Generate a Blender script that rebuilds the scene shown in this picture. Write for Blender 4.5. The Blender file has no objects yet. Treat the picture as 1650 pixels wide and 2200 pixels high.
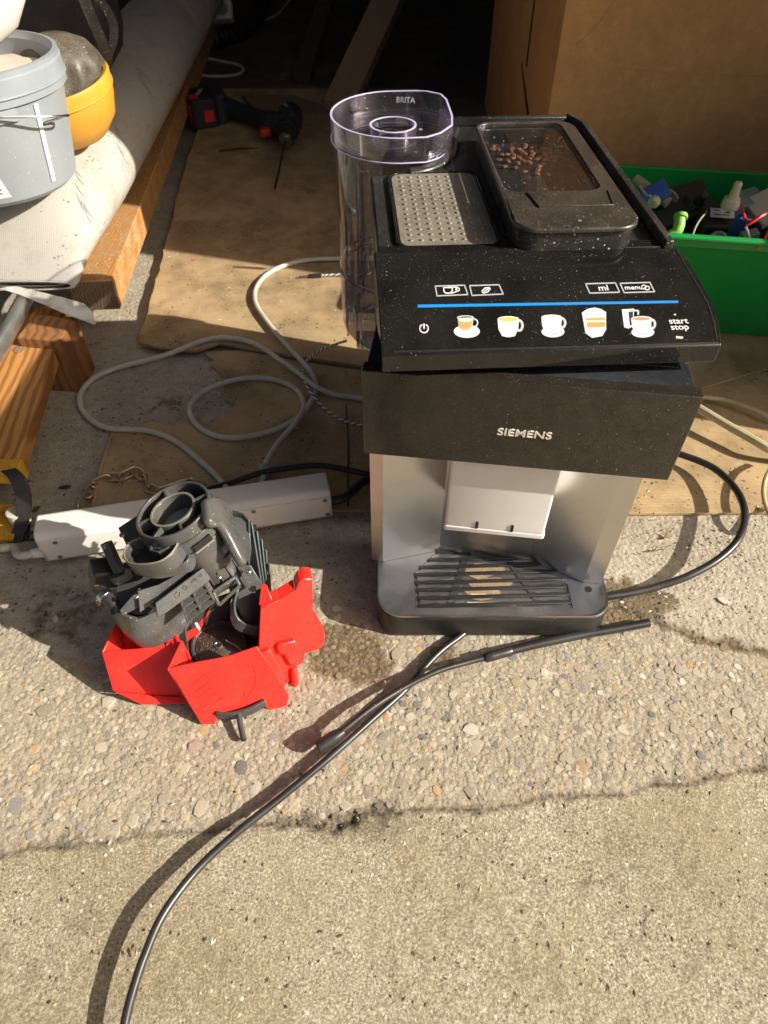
import bpy, bmesh, math, random
import numpy as np
from mathutils import Vector, Matrix

sc = bpy.context.scene
COL = sc.collection
random.seed(7)
R = math.radians

# ------------------------------------------------------------------ camera
F_PX, CAM_H, PITCH = 1450.0, 0.68, R(47.5)
cd = bpy.data.cameras.new('camera')
cam = bpy.data.objects.new('camera', cd)
COL.objects.link(cam)
cam.location = (0, 0, CAM_H)
cam.rotation_euler = (R(90) - PITCH, 0, 0)
cd.sensor_fit = 'VERTICAL'
cd.sensor_height = 36.0
cd.lens = F_PX / 2200 * 36
cd.clip_start = 0.02
cd.clip_end = 500
cd.dof.use_dof = True
cd.dof.focus_distance = 0.70
cd.dof.aperture_fstop = 9.0
sc.camera = cam

# ------------------------------------------------------------------ daylight
SUN_EL, SUN_AZ = R(30.0), R(16.5)          # low sun, from the right and a little behind the camera
to_sun = Vector((math.cos(SUN_EL) * math.cos(SUN_AZ), -math.cos(SUN_EL) * math.sin(SUN_AZ), math.sin(SUN_EL)))
w = bpy.data.worlds.new('World')
sc.world = w
w.use_nodes = True
nt = w.node_tree
bgn = nt.nodes['Background']
sky = nt.nodes.new('ShaderNodeTexSky')
sky.sky_type = 'NISHITA'
sky.sun_disc = False
sky.sun_elevation = SUN_EL
sky.sun_rotation = math.atan2(to_sun.x, to_sun.y)
sky.air_density = 0.7
sky.dust_density = 6.0
sky.ozone_density = 0.6
nt.links.new(sky.outputs[0], bgn.inputs['Color'])
bgn.inputs['Strength'].default_value = 0.062
sd = bpy.data.lights.new('sun', 'SUN')
sd.energy = 5.0
sd.angle = R(0.5)
sd.color = (1.0, 0.965, 0.90)
sun = bpy.data.objects.new('sun', sd)
COL.objects.link(sun)
sun.rotation_euler = (-to_sun).to_track_quat('-Z', 'Y').to_euler()
sun.location = (3, -1, 3)
sc.view_settings.view_transform = 'Standard'
sc.view_settings.look = 'None'
sc.view_settings.gamma = 1.0
sc.view_settings.use_curve_mapping = False
sc.view_settings.exposure = 0.70
sc.view_settings.use_white_balance = True
sc.view_settings.white_balance_temperature = 7000
sc.view_settings.white_balance_tint = 10

# ------------------------------------------------------------------ survey: a point measured in the photograph, put at a known height
_cp, _sp = math.cos(PITCH), math.sin(PITCH)
def ray(u, v):
    dx, dy = (u - 825) / F_PX, (1100 - v) / F_PX
    return Vector((dx, _cp + dy * _sp, -_sp + dy * _cp))
def at(u, v, z=0.0):
    r = ray(u, v)
    return Vector((0, 0, CAM_H)) + r * ((z - CAM_H) / r.z)
def on_plane(u, v, p0, n):
    r = ray(u, v)
    c = Vector((0, 0, CAM_H))
    return c + r * ((Vector(p0) - c).dot(n) / r.dot(n))

# ------------------------------------------------------------------ materials
class N:
    """small helper that writes node trees"""
    def __init__(self, name):
        self.m = bpy.data.materials.new(name)
        self.m.use_nodes = True
        self.t = self.m.node_tree
        self.b = self.t.nodes['Principled BSDF']
        self.out = self.t.nodes['Material Output']
        tc = self.t.nodes.new('ShaderNodeTexCoord')
        self.obj = tc.outputs['Object']
        self.gen = tc.outputs['Generated']
    def n(self, t, **kw):
        x = self.t.nodes.new(t)
        for k, v in kw.items():
            setattr(x, k, v)
        return x
    def put(self, sock, v):
        if hasattr(v, 'is_output'):
            self.t.links.new(v, sock)
        elif isinstance(v, (tuple, list)) and len(v) == 3 and sock.type == 'RGBA':
            sock.default_value = (*v, 1)
        else:
            sock.default_value = v
    def mapping(self, vec, scale=(1, 1, 1), rot=(0, 0, 0), loc=(0, 0, 0)):
        x = self.n('ShaderNodeMapping')
        self.put(x.inputs['Vector'], vec)
        x.inputs['Scale'].default_value = scale
        x.inputs['Rotation'].default_value = rot
        x.inputs['Location'].default_value = loc
        return x.outputs[0]
    def noise(self, scale, detail=3, rough=0.55, vec=None, dist=0.0):
        x = self.n('ShaderNodeTexNoise')
        self.put(x.inputs['Vector'], vec or self.obj)
        x.inputs['Scale'].default_value = scale
        x.inputs['Detail'].default_value = detail
        x.inputs['Roughness'].default_value = rough
        x.inputs['Distortion'].default_value = dist
        return x.outputs['Fac']
    def voro(self, scale, vec=None, feature='F1', rand=1.0):
        x = self.n('ShaderNodeTexVoronoi', feature=feature)
        self.put(x.inputs['Vector'], vec or self.obj)
        x.inputs['Scale'].default_value = scale
        x.inputs['Randomness'].default_value = rand
        return x
    def wave(self, scale, vec=None, dist=0.0, direction='Y', detail=2, dscale=1.0):
        x = self.n('ShaderNodeTexWave', bands_direction=direction)
        self.put(x.inputs['Vector'], vec or self.obj)
        x.inputs['Scale'].default_value = scale
        x.inputs['Distortion'].default_value = dist
        x.inputs['Detail'].default_value = detail
        x.inputs['Detail Scale'].default_value = dscale
        return x.outputs['Fac']
    def ramp(self, fac, stops, interp='LINEAR'):
        x = self.n('ShaderNodeValToRGB')
        x.color_ramp.interpolation = interp
        el = x.color_ramp.elements
        while len(el) < len(stops):
            el.new(0.5)
        for e, (p, c) in zip(el, stops):
            e.position = p
            e.color = (c, c, c, 1) if isinstance(c, (int, float)) else (*c, 1)
        self.put(x.inputs[0], fac)
        return x.outputs[0]
    def mix(self, a, b, fac, mode='MIX'):
        x = self.n('ShaderNodeMix', data_type='RGBA', blend_type=mode)
        self.put(x.inputs[0], fac)
        self.put(x.inputs[6], a)
        self.put(x.inputs[7], b)
        return x.outputs[2]
    def math(self, op, a, b=0.0, clamp=False):
        x = self.n('ShaderNodeMath', operation=op)
        x.use_clamp = clamp
        self.put(x.inputs[0], a)
        self.put(x.inputs[1], b)
        return x.outputs[0]
    def attr(self, name):
        return self.n('ShaderNodeAttribute', attribute_name=name)
    def bump(self, h, strength=0.3, dist=0.001):
        x = self.n('ShaderNodeBump')
        x.inputs['Strength'].default_value = strength
        x.inputs['Distance'].default_value = dist
        self.put(x.inputs['Height'], h)
        if self.b.inputs['Normal'].is_linked:
            self.t.links.new(self.b.inputs['Normal'].links[0].from_socket, x.inputs['Normal'])
        self.t.links.new(x.outputs[0], self.b.inputs['Normal'])
        return x.outputs[0]
    def set(self, **kw):
        names = dict(base='Base Color', rough='Roughness', metal='Metallic', ior='IOR', spec='Specular IOR Level',
                     trans='Transmission Weight', coat='Coat Weight', sheen='Sheen Weight', sss='Subsurface Weight')
        for k, v in kw.items():
            self.put(self.b.inputs[names[k]], v)
        return self
    def specks(self, scale, size, mask_scale=12, mask_lo=0.4, mask_hi=0.6, vec=None, power=3.0):
        """0..1 mask of small crumbs: a random share of the cells holds one crumb"""
        v = self.voro(scale, vec)
        sep = self.n('ShaderNodeSeparateColor')
        self.put(sep.inputs[0], v.outputs['Color'])
        lim = self.math('MULTIPLY', self.math('POWER', sep.outputs[0], power), size)
        hit = self.math('LESS_THAN', v.outputs['Distance'], lim)
        mk = self.ramp(self.noise(mask_scale, 4), [(mask_lo, 0.0), (mask_hi, 1.0)])
        return self.math('MULTIPLY', hit, mk)

MAT = {}
def plastic(key, base, rough=0.4, dust=0.0, dustcol=(.32, .27, .2), vary=0.12, speck=0.0, spscale=330, bump=0.0, film=.35, film_scale=9, spec=0.5):
    n = N(key)
    c = n.mix(base, tuple(min(1, x * (1 + 3 * vary) + .004) for x in base), n.ramp(n.noise(18, 4), [(.35, 0.), (.7, 1.)]))
    r = rough
    if dust > 0:
        f = n.math('MULTIPLY', n.ramp(n.noise(film_scale, 6, .65), [(film, 0.), (film + .35, 1.)]), dust)
        g = n.math('MULTIPLY', f, n.ramp(n.noise(420, 3, .7), [(.35, .25), (.65, 1.)]))
        c = n.mix(c, dustcol, g)
        r = n.math('ADD', rough, n.math('MULTIPLY', g, .45), True)
    if speck > 0:
        s = n.math('MAXIMUM', n.specks(spscale, speck * .75, 14, .38, .62, None, 9.0), n.specks(spscale * 2.3, speck * .8, 9, .35, .62, None, 7.0))
        c = n.mix(c, (.55, .5, .41), s)
        r = n.mix(r, (.85, .85, .85), s)
    n.set(base=c, rough=r, spec=spec)
    if bump:
        n.bump(n.noise(900, 2), bump, .0004)
    MAT[key] = n.m
    return n.m

def concrete():
    n = N('concrete')
    a = n.attr('zone')
    sep = n.n('ShaderNodeSeparateColor')
    n.put(sep.inputs[0], a.outputs['Color'])
    agg, wet, dirt = sep.outputs[0], sep.outputs[1], sep.outputs[2]
    # fine sandy screed in front
    s1 = n.noise(480, 5, .75)
    s2 = n.noise(150, 4, .7)
    s3 = n.noise(430, 3, .8)
    front = n.ramp(n.mix(s3, s2, .2), [(.36, (.12, .095, .06)), (.44, (.27, .235, .16)), (.53, (.385, .34, .245)), (.62, (.64, .58, .46))])
    front = n.mix(front, (.31, .26, .16), n.math('MULTIPLY', n.ramp(n.noise(7, 5, .6), [(.42, 0.), (.7, 1.)]), .5))
    front = n.mix(front, (.22, .19, .13), n.math('MULTIPLY', n.ramp(n.noise(16, 5, .7), [(.55, 0.), (.75, 1.)]), .5))
    front = n.mix(front, n.mix(front, (.80, .77, .72), 1.0, 'MULTIPLY'), n.ramp(n.noise(4, 6, .7), [(.45, 0.), (.68, 1.)]))
    front = n.mix(front, (.06, .045, .028), n.math('MULTIPLY', n.specks(210, .34, 12, .45, .65, None, 6.0), .6))
    front = n.mix(front, (.70, .66, .58), n.specks(230, .36, 10, .4, .6, None, 5.0))
    front = n.mix(front, (.40, .27, .14), n.specks(270, .36, 10, .4, .6, None, 6.0))
    hc = n.voro(3.2, n.mix(n.obj, n.noise(6, 4), .12), 'DISTANCE_TO_EDGE')
    front = n.mix(front, (.09, .07, .05), n.math('MULTIPLY', n.ramp(hc.outputs['Distance'], [(.0, 1.), (.006, 0.)]), n.ramp(n.noise(5, 3), [(.48, 0.), (.62, .55)])))
    # small stones of the exposed aggregate
    v = n.voro(165, n.mapping(n.obj, (1, 1, .01)))
    sv = n.n('ShaderNodeSeparateColor')
    n.put(sv.inputs[0], v.outputs['Color'])
    stone = n.ramp(sv.outputs[0], [(0, (.30, .27, .22)), (.3, (.43, .37, .28)), (.55, (.36, .31, .24)), (.75, (.50, .44, .35)), (.9, (.42, .30, .17)), (1, (.62, .58, .50))])
    edge = n.ramp(v.outputs['Distance'], [(.30, 1.), (.62, 0.)])
    aggc = n.mix(n.ramp(s1, [(.3, (.17, .14, .10)), (.5, (.35, .30, .22)), (.7, (.50, .45, .35))]), stone, n.math('MULTIPLY', edge, .8))
    # worn floor further in
    back = n.ramp(n.mix(s1, n.noise(60, 5, .7), .5), [(.28, (.17, .145, .11)), (.45, (.37, .325, .25)), (.58, (.47, .42, .34)), (.72, (.60, .56, .48))])
    dk = n.specks(170, .42, 10, .35, .6)
    back = n.mix(back, (.06, .045, .03), dk)
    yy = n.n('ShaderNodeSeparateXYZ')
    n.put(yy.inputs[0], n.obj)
    inner_shade = n.ramp(n.math('ADD', yy.outputs[1], n.math('MULTIPLY', n.noise(3, 4), .8)), [(0.0, 0.0), (1.0, 1.0)])
    inner_shade = n.math('MULTIPLY', n.math('SUBTRACT', n.math('ADD', yy.outputs[1], n.noise(3, 4)), 2.1, True), 1.3, True)  # floor colour darkens deeper in, painting the gloom of the garage
    back = n.mix(back, (.05, .043, .035), n.math('MULTIPLY', inner_shade, .9))
    wt = n.specks(240, .30, 8, .45, .6)
    back = n.mix(back, (.7, .66, .58), wt)
    back = n.mix(back, (.24, .19, .13), n.math('MULTIPLY', n.ramp(n.noise(5, 6, .65), [(.45, 0.), (.7, 1.)]), .6))
    z1 = n.ramp(agg, [(.2, 0.), (.32, 1.)])
    z2 = n.ramp(agg, [(.68, 0.), (.8, 1.)])
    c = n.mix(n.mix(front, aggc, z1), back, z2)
    c = n.mix(c, (.055, .04, .025), n.math('MULTIPLY', dirt, n.ramp(n.noise(210, 4, .7), [(.3, .35), (.6, 1.)])))
    wm = n.math('MULTIPLY', n.ramp(n.math('ADD', wet, n.math('MULTIPLY', n.math('SUBTRACT', n.noise(40, 5, .65), .5), .9)), [(.42, 0.), (.55, 1.)]), .75)
    c = n.mix(c, n.mix(c, (.23, .16, .06), 1.0, 'MULTIPLY'), wm)
    n.set(base=c, rough=n.mix((.93,) * 3, (.45,) * 3, wm), spec=.3)
    n.bump(n.noise(520, 5, .75), .5, .0016)
    n.bump(s3, .5, .0016)
    n.bump(n.math('MULTIPLY', edge, z1), .5, .0012)
    MAT['concrete'] = n.m

def pebble_mat():
    n = N('pebble')
    a = n.attr('tone')
    c = a.outputs['Color']
    c = n.mix(c, (.25, .21, .15), n.math('MULTIPLY', n.ramp(n.noise(380, 5, .75), [(.42, 0.), (.62, 1.)]), .3))
    c = n.mix(c, (.55, .50, .40), n.math('MULTIPLY', n.ramp(n.noise(520, 4, .7), [(.55, 0.), (.7, 1.)]), .5))
    c = n.mix(c, (1.25, 1.2, 1.1), n.ramp(n.noise(130, 3), [(.5, 0.), (.8, .5)]), 'MULTIPLY')
    n.set(base=c, rough=.8, spec=.3)
    n.bump(n.noise(700, 4, .7), .35, .0008)
    MAT['pebble'] = n.m

def cardboard(key, base, dirt=.5, rot=0.0, flute=56, litter=1.0):
    n = N(key)
    vec = n.mapping(n.obj, (1, 1, 1), (0, 0, rot))
    wv = n.wave(flute, vec, .6, 'Y', 1, 1)
    fib = n.noise(60, 5, .7, n.mapping(n.obj, (1, 9, 1), (0, 0, rot)))
    c = n.mix(base, tuple(x * .80 for x in base), n.math('MULTIPLY', wv, .5))
    c = n.mix(c, tuple(x * 1.18 for x in base), n.ramp(fib, [(.4, 0.), (.75, .8)]))
    c = n.mix(c, tuple(x * .55 for x in base), n.math('MULTIPLY', n.ramp(n.noise(9, 7, .72), [(.44, 0.), (.64, 1.)]), dirt))
    c = n.mix(c, tuple(x * .45 for x in base), n.math('MULTIPLY', n.ramp(n.noise(3.5, 6, .65), [(.5, 0.), (.66, 1.)]), dirt * .7))
    c = n.mix(c, (.05, .04, .03), n.math('MULTIPLY', n.specks(130, .36, 9, .45, .62), .8 * litter))
    c = n.mix(c, (.55, .5, .42), n.math('MULTIPLY', n.specks(210, .26, 8, .5, .65), .8 * litter))
    n.set(base=c, rough=.9, spec=.2)
    n.bump(wv, .14, .0012)
    n.bump(n.noise(40, 5, .6), .25, .002)
    MAT[key] = n.m

def wood(key, base, dark, scale=9, rough=.6, stretch=(1, .12, 1), dust=0.0, rot=(0, 0, 0), rings=6):
    n = N(key)
    vec = n.mapping(n.obj, stretch, rot)
    wv = n.wave(scale * rings, vec, 7, 'X', 3, 1.2)
    fib = n.noise(scale * 40, 4, .7, n.mapping(n.obj, (stretch[0], stretch[1] * .25, stretch[2]), rot))
    c = n.mix(base, dark, n.ramp(wv, [(.35, 0.), (.9, .85)]))
    c = n.mix(c, dark, n.ramp(fib, [(.5, 0.), (.75, .5)]))
    if dust:
        g = n.math('MULTIPLY', n.ramp(n.noise(30, 6, .7), [(.35, 0.), (.6, 1.)]), dust)
        c = n.mix(c, (.36, .28, .17), g)
        c = n.mix(c, (.6, .52, .38), n.math('MULTIPLY', n.specks(240, .5, 20, .3, .6), .9))
    n.set(base=c, rough=rough, spec=.3)
    n.bump(fib, .25, .0008)
    MAT[key] = n.m

def metal(key, base, rough=.3, brush=None, dirt=0.0, dirtcol=(.12, .08, .05), strength=.05):
    n = N(key)
    c = n.mix(base, tuple(x * .8 for x in base), n.noise(14, 4))
    r = rough
    m = 1.0
    if dirt:
        g = n.math('MULTIPLY', n.ramp(n.noise(26, 6, .7), [(.42, 0.), (.68, 1.)]), dirt)
        c = n.mix(c, dirtcol, g)
        m = n.math('SUBTRACT', 1.0, g)
    if brush:
        b = n.noise(1.0, 3, .7, n.mapping(n.obj, brush))
        r = n.math('ADD', rough - .06, n.math('MULTIPLY', b, .14))
        n.bump(b, strength, .0003)
    n.set(base=c, rough=r, metal=m)
    MAT[key] = n.m

def clear(key, tint, dust=.06, gloss_rough=.03, edge=.75):
    """thin clear moulded plastic: see-through with mirror reflections towards grazing angles and a film of dust"""
    n = N(key)
    tr = n.n('ShaderNodeBsdfTransparent')
    tr.inputs[0].default_value = (*tint, 1)
    gl = n.n('ShaderNodeBsdfGlossy')
    gl.inputs['Roughness'].default_value = gloss_rough
    gl.inputs['Color'].default_value = (.95, .94, 1, 1)
    fr = n.n('ShaderNodeFresnel')
    fr.inputs['IOR'].default_value = 1.55
    m1 = n.n('ShaderNodeMixShader')
    n.put(m1.inputs[0], n.math('MULTIPLY', fr.outputs[0], edge))
    n.t.links.new(tr.outputs[0], m1.inputs[1])
    n.t.links.new(gl.outputs[0], m1.inputs[2])
    df = n.n('ShaderNodeBsdfDiffuse')
    df.inputs[0].default_value = (.55, .52, .55, 1)
    m2 = n.n('ShaderNodeMixShader')
    d = n.math('ADD', n.math('MULTIPLY', n.ramp(n.noise(35, 6, .7), [(.35, .2), (.75, 1.)]), dust), n.math('MULTIPLY', n.specks(420, .35, 14, .4, .62, None, 8.0), .8), True)
    n.put(m2.inputs[0], d)
    n.t.links.new(m1.outputs[0], m2.inputs[1])
    n.t.links.new(df.outputs[0], m2.inputs[2])
    n.t.links.new(m2.outputs[0], n.out.inputs[0])
    MAT[key] = n.m

def flat(key, c, rough=.6, spec=.4):
    n = N(key)
    n.set(base=n.mix(c, tuple(x * .88 for x in c), n.noise(60, 4)), rough=rough, spec=spec)
    MAT[key] = n.m

concrete()
pebble_mat()
cardboard('cardboard_floor', (.47, .335, .185), .85)
cardboard('cardboard_old', (.44, .315, .18), .95, R(3))
cardboard('cardboard_box', (.64, .34, .14), .3, 0, 120, 0.0)
plastic('black_gloss', (.007, .007, .007), .08, .07, (.16, .13, .09), speck=.27, spscale=560, film=.36, film_scale=22)
plastic('black_door', (.010, .009, .008), .11, .16, (.17, .13, .085), speck=.26, spscale=420, film=.22, film_scale=60)
plastic('black_deck', (.012, .012, .013), .30, .16, (.25, .23, .2), speck=.55, spscale=420, bump=.25, film=.35)
plastic('black_ledge', (.013, .014, .018), .33, .30, (.13, .14, .16), speck=.35, spscale=420)
plastic('black_lid', (.016, .014, .013), .28, .32, (.18, .145, .11), speck=.42, spscale=560, film=.25, film_scale=25)
plastic('black_plain', (.013, .013, .013), .38, .10, speck=.2)
plastic('cup_mat', (.12, .11, .092), .36, .8, (.25, .225, .165), speck=.6, spscale=520, film=.2, film_scale=40)
plastic('rubber', (.016, .016, .018), .34, .20, (.16, .14, .12), speck=.25)
plastic('hose', (.016, .016, .018), .30, .15, (.2, .18, .15), speck=.12, spscale=300)
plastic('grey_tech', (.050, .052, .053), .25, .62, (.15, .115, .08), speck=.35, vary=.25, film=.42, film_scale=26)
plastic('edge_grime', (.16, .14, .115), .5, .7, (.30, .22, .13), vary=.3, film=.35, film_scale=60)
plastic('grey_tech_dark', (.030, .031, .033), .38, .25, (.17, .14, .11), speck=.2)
plastic('grey_teal', (.060, .078, .082), .34, .2, (.2, .19, .17))
plastic('red_plastic', (.78, .026, .020), .26, .28, (.50, .12, .08), vary=.04, speck=.15, film=.45, film_scale=30, spec=.5)
plastic('green_plastic', (.0, .27, .05), .36, .10, (.08, .30, .08), vary=.03, film=.45)
plastic('bucket_grey', (.24, .275, .30), .42, .25, (.35, .33, .30), speck=.35, spscale=160, vary=.03)
plastic('white_plastic', (.76, .72, .67), .45, .45, (.46, .38, .29), speck=.2, vary=.02, film=.42)
plastic('white_cable', (.56, .53, .46), .48, .6, (.30, .26, .2), speck=.35, spscale=200, vary=.03, film=.35, film_scale=25)
plastic('yellow_cable', (.42, .36, .22), .45, .5, (.25, .19, .12), film_scale=30)
plastic('yellow_shell', (.62, .29, .03), .42, .7, (.42, .26, .06), speck=.3, spscale=140, vary=.05, film=.35, film_scale=18)
plastic('dusty_rubber', (.030, .030, .028), .38, .85, (.19, .15, .105), speck=.5, spscale=300, film=.25, film_scale=20)
plastic('webbing', (.03, .03, .034), .8, .6, (.22, .2, .18), speck=.55, spscale=300, bump=.8)
plastic('bag_black', (.012, .012, .016), .6, .15, speck=.25)
plastic('powder', (.52, .45, .39), .9, .5, (.3, .24, .18), speck=.6, spscale=160, vary=.02)
plastic('drill_body', (.013, .022, .030), .45, .3, (.12, .11, .09), speck=.2)
plastic('drill_black', (.012, .012, .013), .5, .3, (.1, .09, .08), speck=.2)
plastic('drill_red', (.62, .025, .02), .45, .2, (.25, .1, .08))
plastic('light_green', (.20, .45, .07), .4, .15)
plastic('blue_part', (.016, .075, .29), .42, .15)
plastic('cream_part', (.48, .43, .33), .5, .3)
plastic('pump_teal', (.13, .20, .20), .4, .3)
plastic('motor_black', (.022, .020, .018), .5, .4, (.1, .08, .06), speck=.2)
plastic('tan_part', (.33, .27, .18), .6, .4)
plastic('red_wire', (.52, .03, .03), .4, .1)
plastic('yellow_paint', (.58, .30, .012), .5, .8, (.20, .11, .03), speck=.7, spscale=260, film=.32, film_scale=40, bump=.4)
plastic('bean', (.19, .082, .04), .42, .3, (.22, .11, .06), vary=.4)
plastic('leaf', (.22, .14, .06), .8, .3)
plastic('leaf_dark', (.06, .035, .018), .7, .3)
plastic('crumb', (.62, .57, .47), .8, .2)
wood('pine', (.48, .235, .075), (.25, .10, .028), 7, .55, (1, .22, 1), rings=3)
wood('pine_post', (.30, .14, .055), (.17, .07, .028), 7, .6, (1, 1, .15), rings=3)
wood('beam_wood', (.50, .22, .05), (.33, .13, .03), 9, .6, (1, .1, 1), dust=.55)
wood('old_wood', (.27, .19, .115), (.13, .085, .05), 10, .8, (1, .1, 1))
wood('strut_wood', (.46, .33, .20), (.24, .16, .09), 10, .8, (1, 1, .12))
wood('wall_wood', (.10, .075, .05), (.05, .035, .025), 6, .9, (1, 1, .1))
metal('steel', (.60, .585, .56), .30, (900, 6, 6), 0, strength=.04)
metal('steel_wall', (.70, .685, .66), .29, (7, 7, 1100), 0, strength=.022)
metal('steel_tray', (.58, .59, .61), .31, (900, 10, 10), .12, (.3, .3, .3), strength=.05)
metal('chain_steel', (.58, .46, .28), .40, None, .35, (.12, .07, .03))
metal('wire_steel', (.62, .62, .62), .25, None)
metal('dark_steel', (.11, .10, .095), .48, None, .4, (.06, .05, .04))
metal('tube_alu', (.68, .69, .68), .40, None, .12, (.5, .47, .4))
metal('chuck_steel', (.45, .40, .33), .3, None, .3)
metal('screw', (.34, .31, .28), .4, None, .4)
metal('mesh_steel', (.20, .17, .14), .42, None, .5, (.07, .045, .03))
clear('tank_clear', (.985, .98, .992), .016)
clear('tank_rib', (.80, .78, .86), .22, .05, .9)
clear('lid_clear', (.97, .96, .99), .035, .04, .9)
flat('lid_edge', (.60, .56, .82), .25)
flat('print_leaf', (.34, .31, .27))
clear('window_clear', (.95, .95, .96), .012, .03, .28)
flat('satin_silver', (.68, .67, .645), .38, .6)
flat('print_white', (.80, .80, .80))
flat('print_grey', (.45, .47, .50))
flat('print_cup', (.66, .74, .80))
flat('print_cup_shade', (.42, .52, .60))
flat('print_coffee', (.66, .33, .10))
flat('print_crema', (.82, .50, .08))
flat('print_cocoa', (.50, .26, .17))
flat('print_dark', (.03, .03, .04))
flat('print_blue', (.0, .25, .80))
flat('print_milk', (.78, .72, .62))
flat('letter_chrome', (.80, .74, .66), .35)
flat('label_white', (.78, .77, .74))
flat('label_ink', (.08, .08, .08))
plastic('rust', (.20, .12, .06), .9, .8, (.42, .36, .28), film=.3, film_scale=70)
flat('chalk', (.62, .55, .47), .9)
flat('dark_inside', (.012, .010, .009), .8)
flat('plaster', (.30, .27, .23), .95)

def vinyl():
    n = N('vinyl')
    w1 = n.wave(95, n.obj, .3, 'X', 1, 1)
    w2 = n.wave(120, n.obj, .3, 'Y', 1, 1)
    wv = n.math('MULTIPLY', w1, w2)
    c = n.mix((.44, .42, .385), (.34, .315, .28), n.math('MULTIPLY', wv, .45))
    d = n.ramp(n.noise(14, 6, .7), [(.5, 0.), (.74, .75)])
    c = n.mix(c, (.34, .26, .17), d)
    c = n.mix(c, (.10, .075, .05), n.math('MULTIPLY', n.specks(170, .40, 10, .42, .62), .85))
    n.set(base=c, rough=.62, spec=.35)
    n.bump(wv, .35, .0012)
    n.bump(n.noise(9, 2), .12, .003)
    MAT['vinyl'] = n.m
    m = N('vinyl_back')
    c = m.mix((.64, .62, .56), (.40, .37, .31), m.ramp(m.noise(35, 6, .75, m.mapping(m.obj, (1, 1, 1))), [(.45, 0.), (.7, 1.)]))
    m.set(base=c, rough=.8)
    MAT['vinyl_back'] = m.m
vinyl()

# ------------------------------------------------------------------ mesh building
I4 = Matrix.Identity(4)
def frame(origin, yaw=0.0):
    return Matrix.Translation(Vector(origin)) @ Matrix.Rotation(yaw, 4, 'Z')
def basis(o, ex, ey, ez):
    m = Matrix((ex, ey, ez)).transposed().to_4x4()
    m.translation = Vector(o)
    return m
def axis_frame(o, zdir, xhint=(1, 0, 0)):
    z = Vector(zdir).normalized()
    x = Vector(xhint)
    x = (x - z * x.dot(z)).normalized()
    return basis(o, x, z.cross(x), z)
def smooth(pts, sub=6, closed=False):
    """Catmull-Rom through the points"""
    P = [Vector(p) for p in pts]
    n = len(P)
    out = []
    rng = range(n) if closed else range(n - 1)
    for i in rng:
        if closed:
            a, b, c, d = P[(i - 1) % n], P[i], P[(i + 1) % n], P[(i + 2) % n]
        else:
            a, b, c, d = P[max(i - 1, 0)], P[i], P[i + 1], P[min(i + 2, n - 1)]
        for k in range(sub):
            t = k / sub
            out.append(.5 * ((2 * b) + (c - a) * t + (2 * a - 5 * b + 4 * c - d) * t * t + (3 * b - a - 3 * c + d) * t ** 3))
    if not closed:
        out.append(P[-1])
    return out
def rrect(x0, y0, x1, y1, r, seg=5):
    rs = r if isinstance(r, (list, tuple)) else [r] * 4
    out = []
    for (cx, cy, a0), rr in zip(((x1, y1, 0), (x0, y1, 90), (x0, y0, 180), (x1, y0, 270)), rs):
        sx = -1 if cx == x1 else 1
        sy = -1 if cy == y1 else 1
        for k in range(seg + 1):
            a = R(a0 + 90 * k / seg)
            out.append((cx + sx * rr + rr * math.cos(a), cy + sy * rr + rr * math.sin(a)))
    return out
def circle(r, n=24, cx=0, cy=0):
    return [(cx + r * math.cos(2 * math.pi * k / n), cy + r * math.sin(2 * math.pi * k / n)) for k in range(n)]

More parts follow.
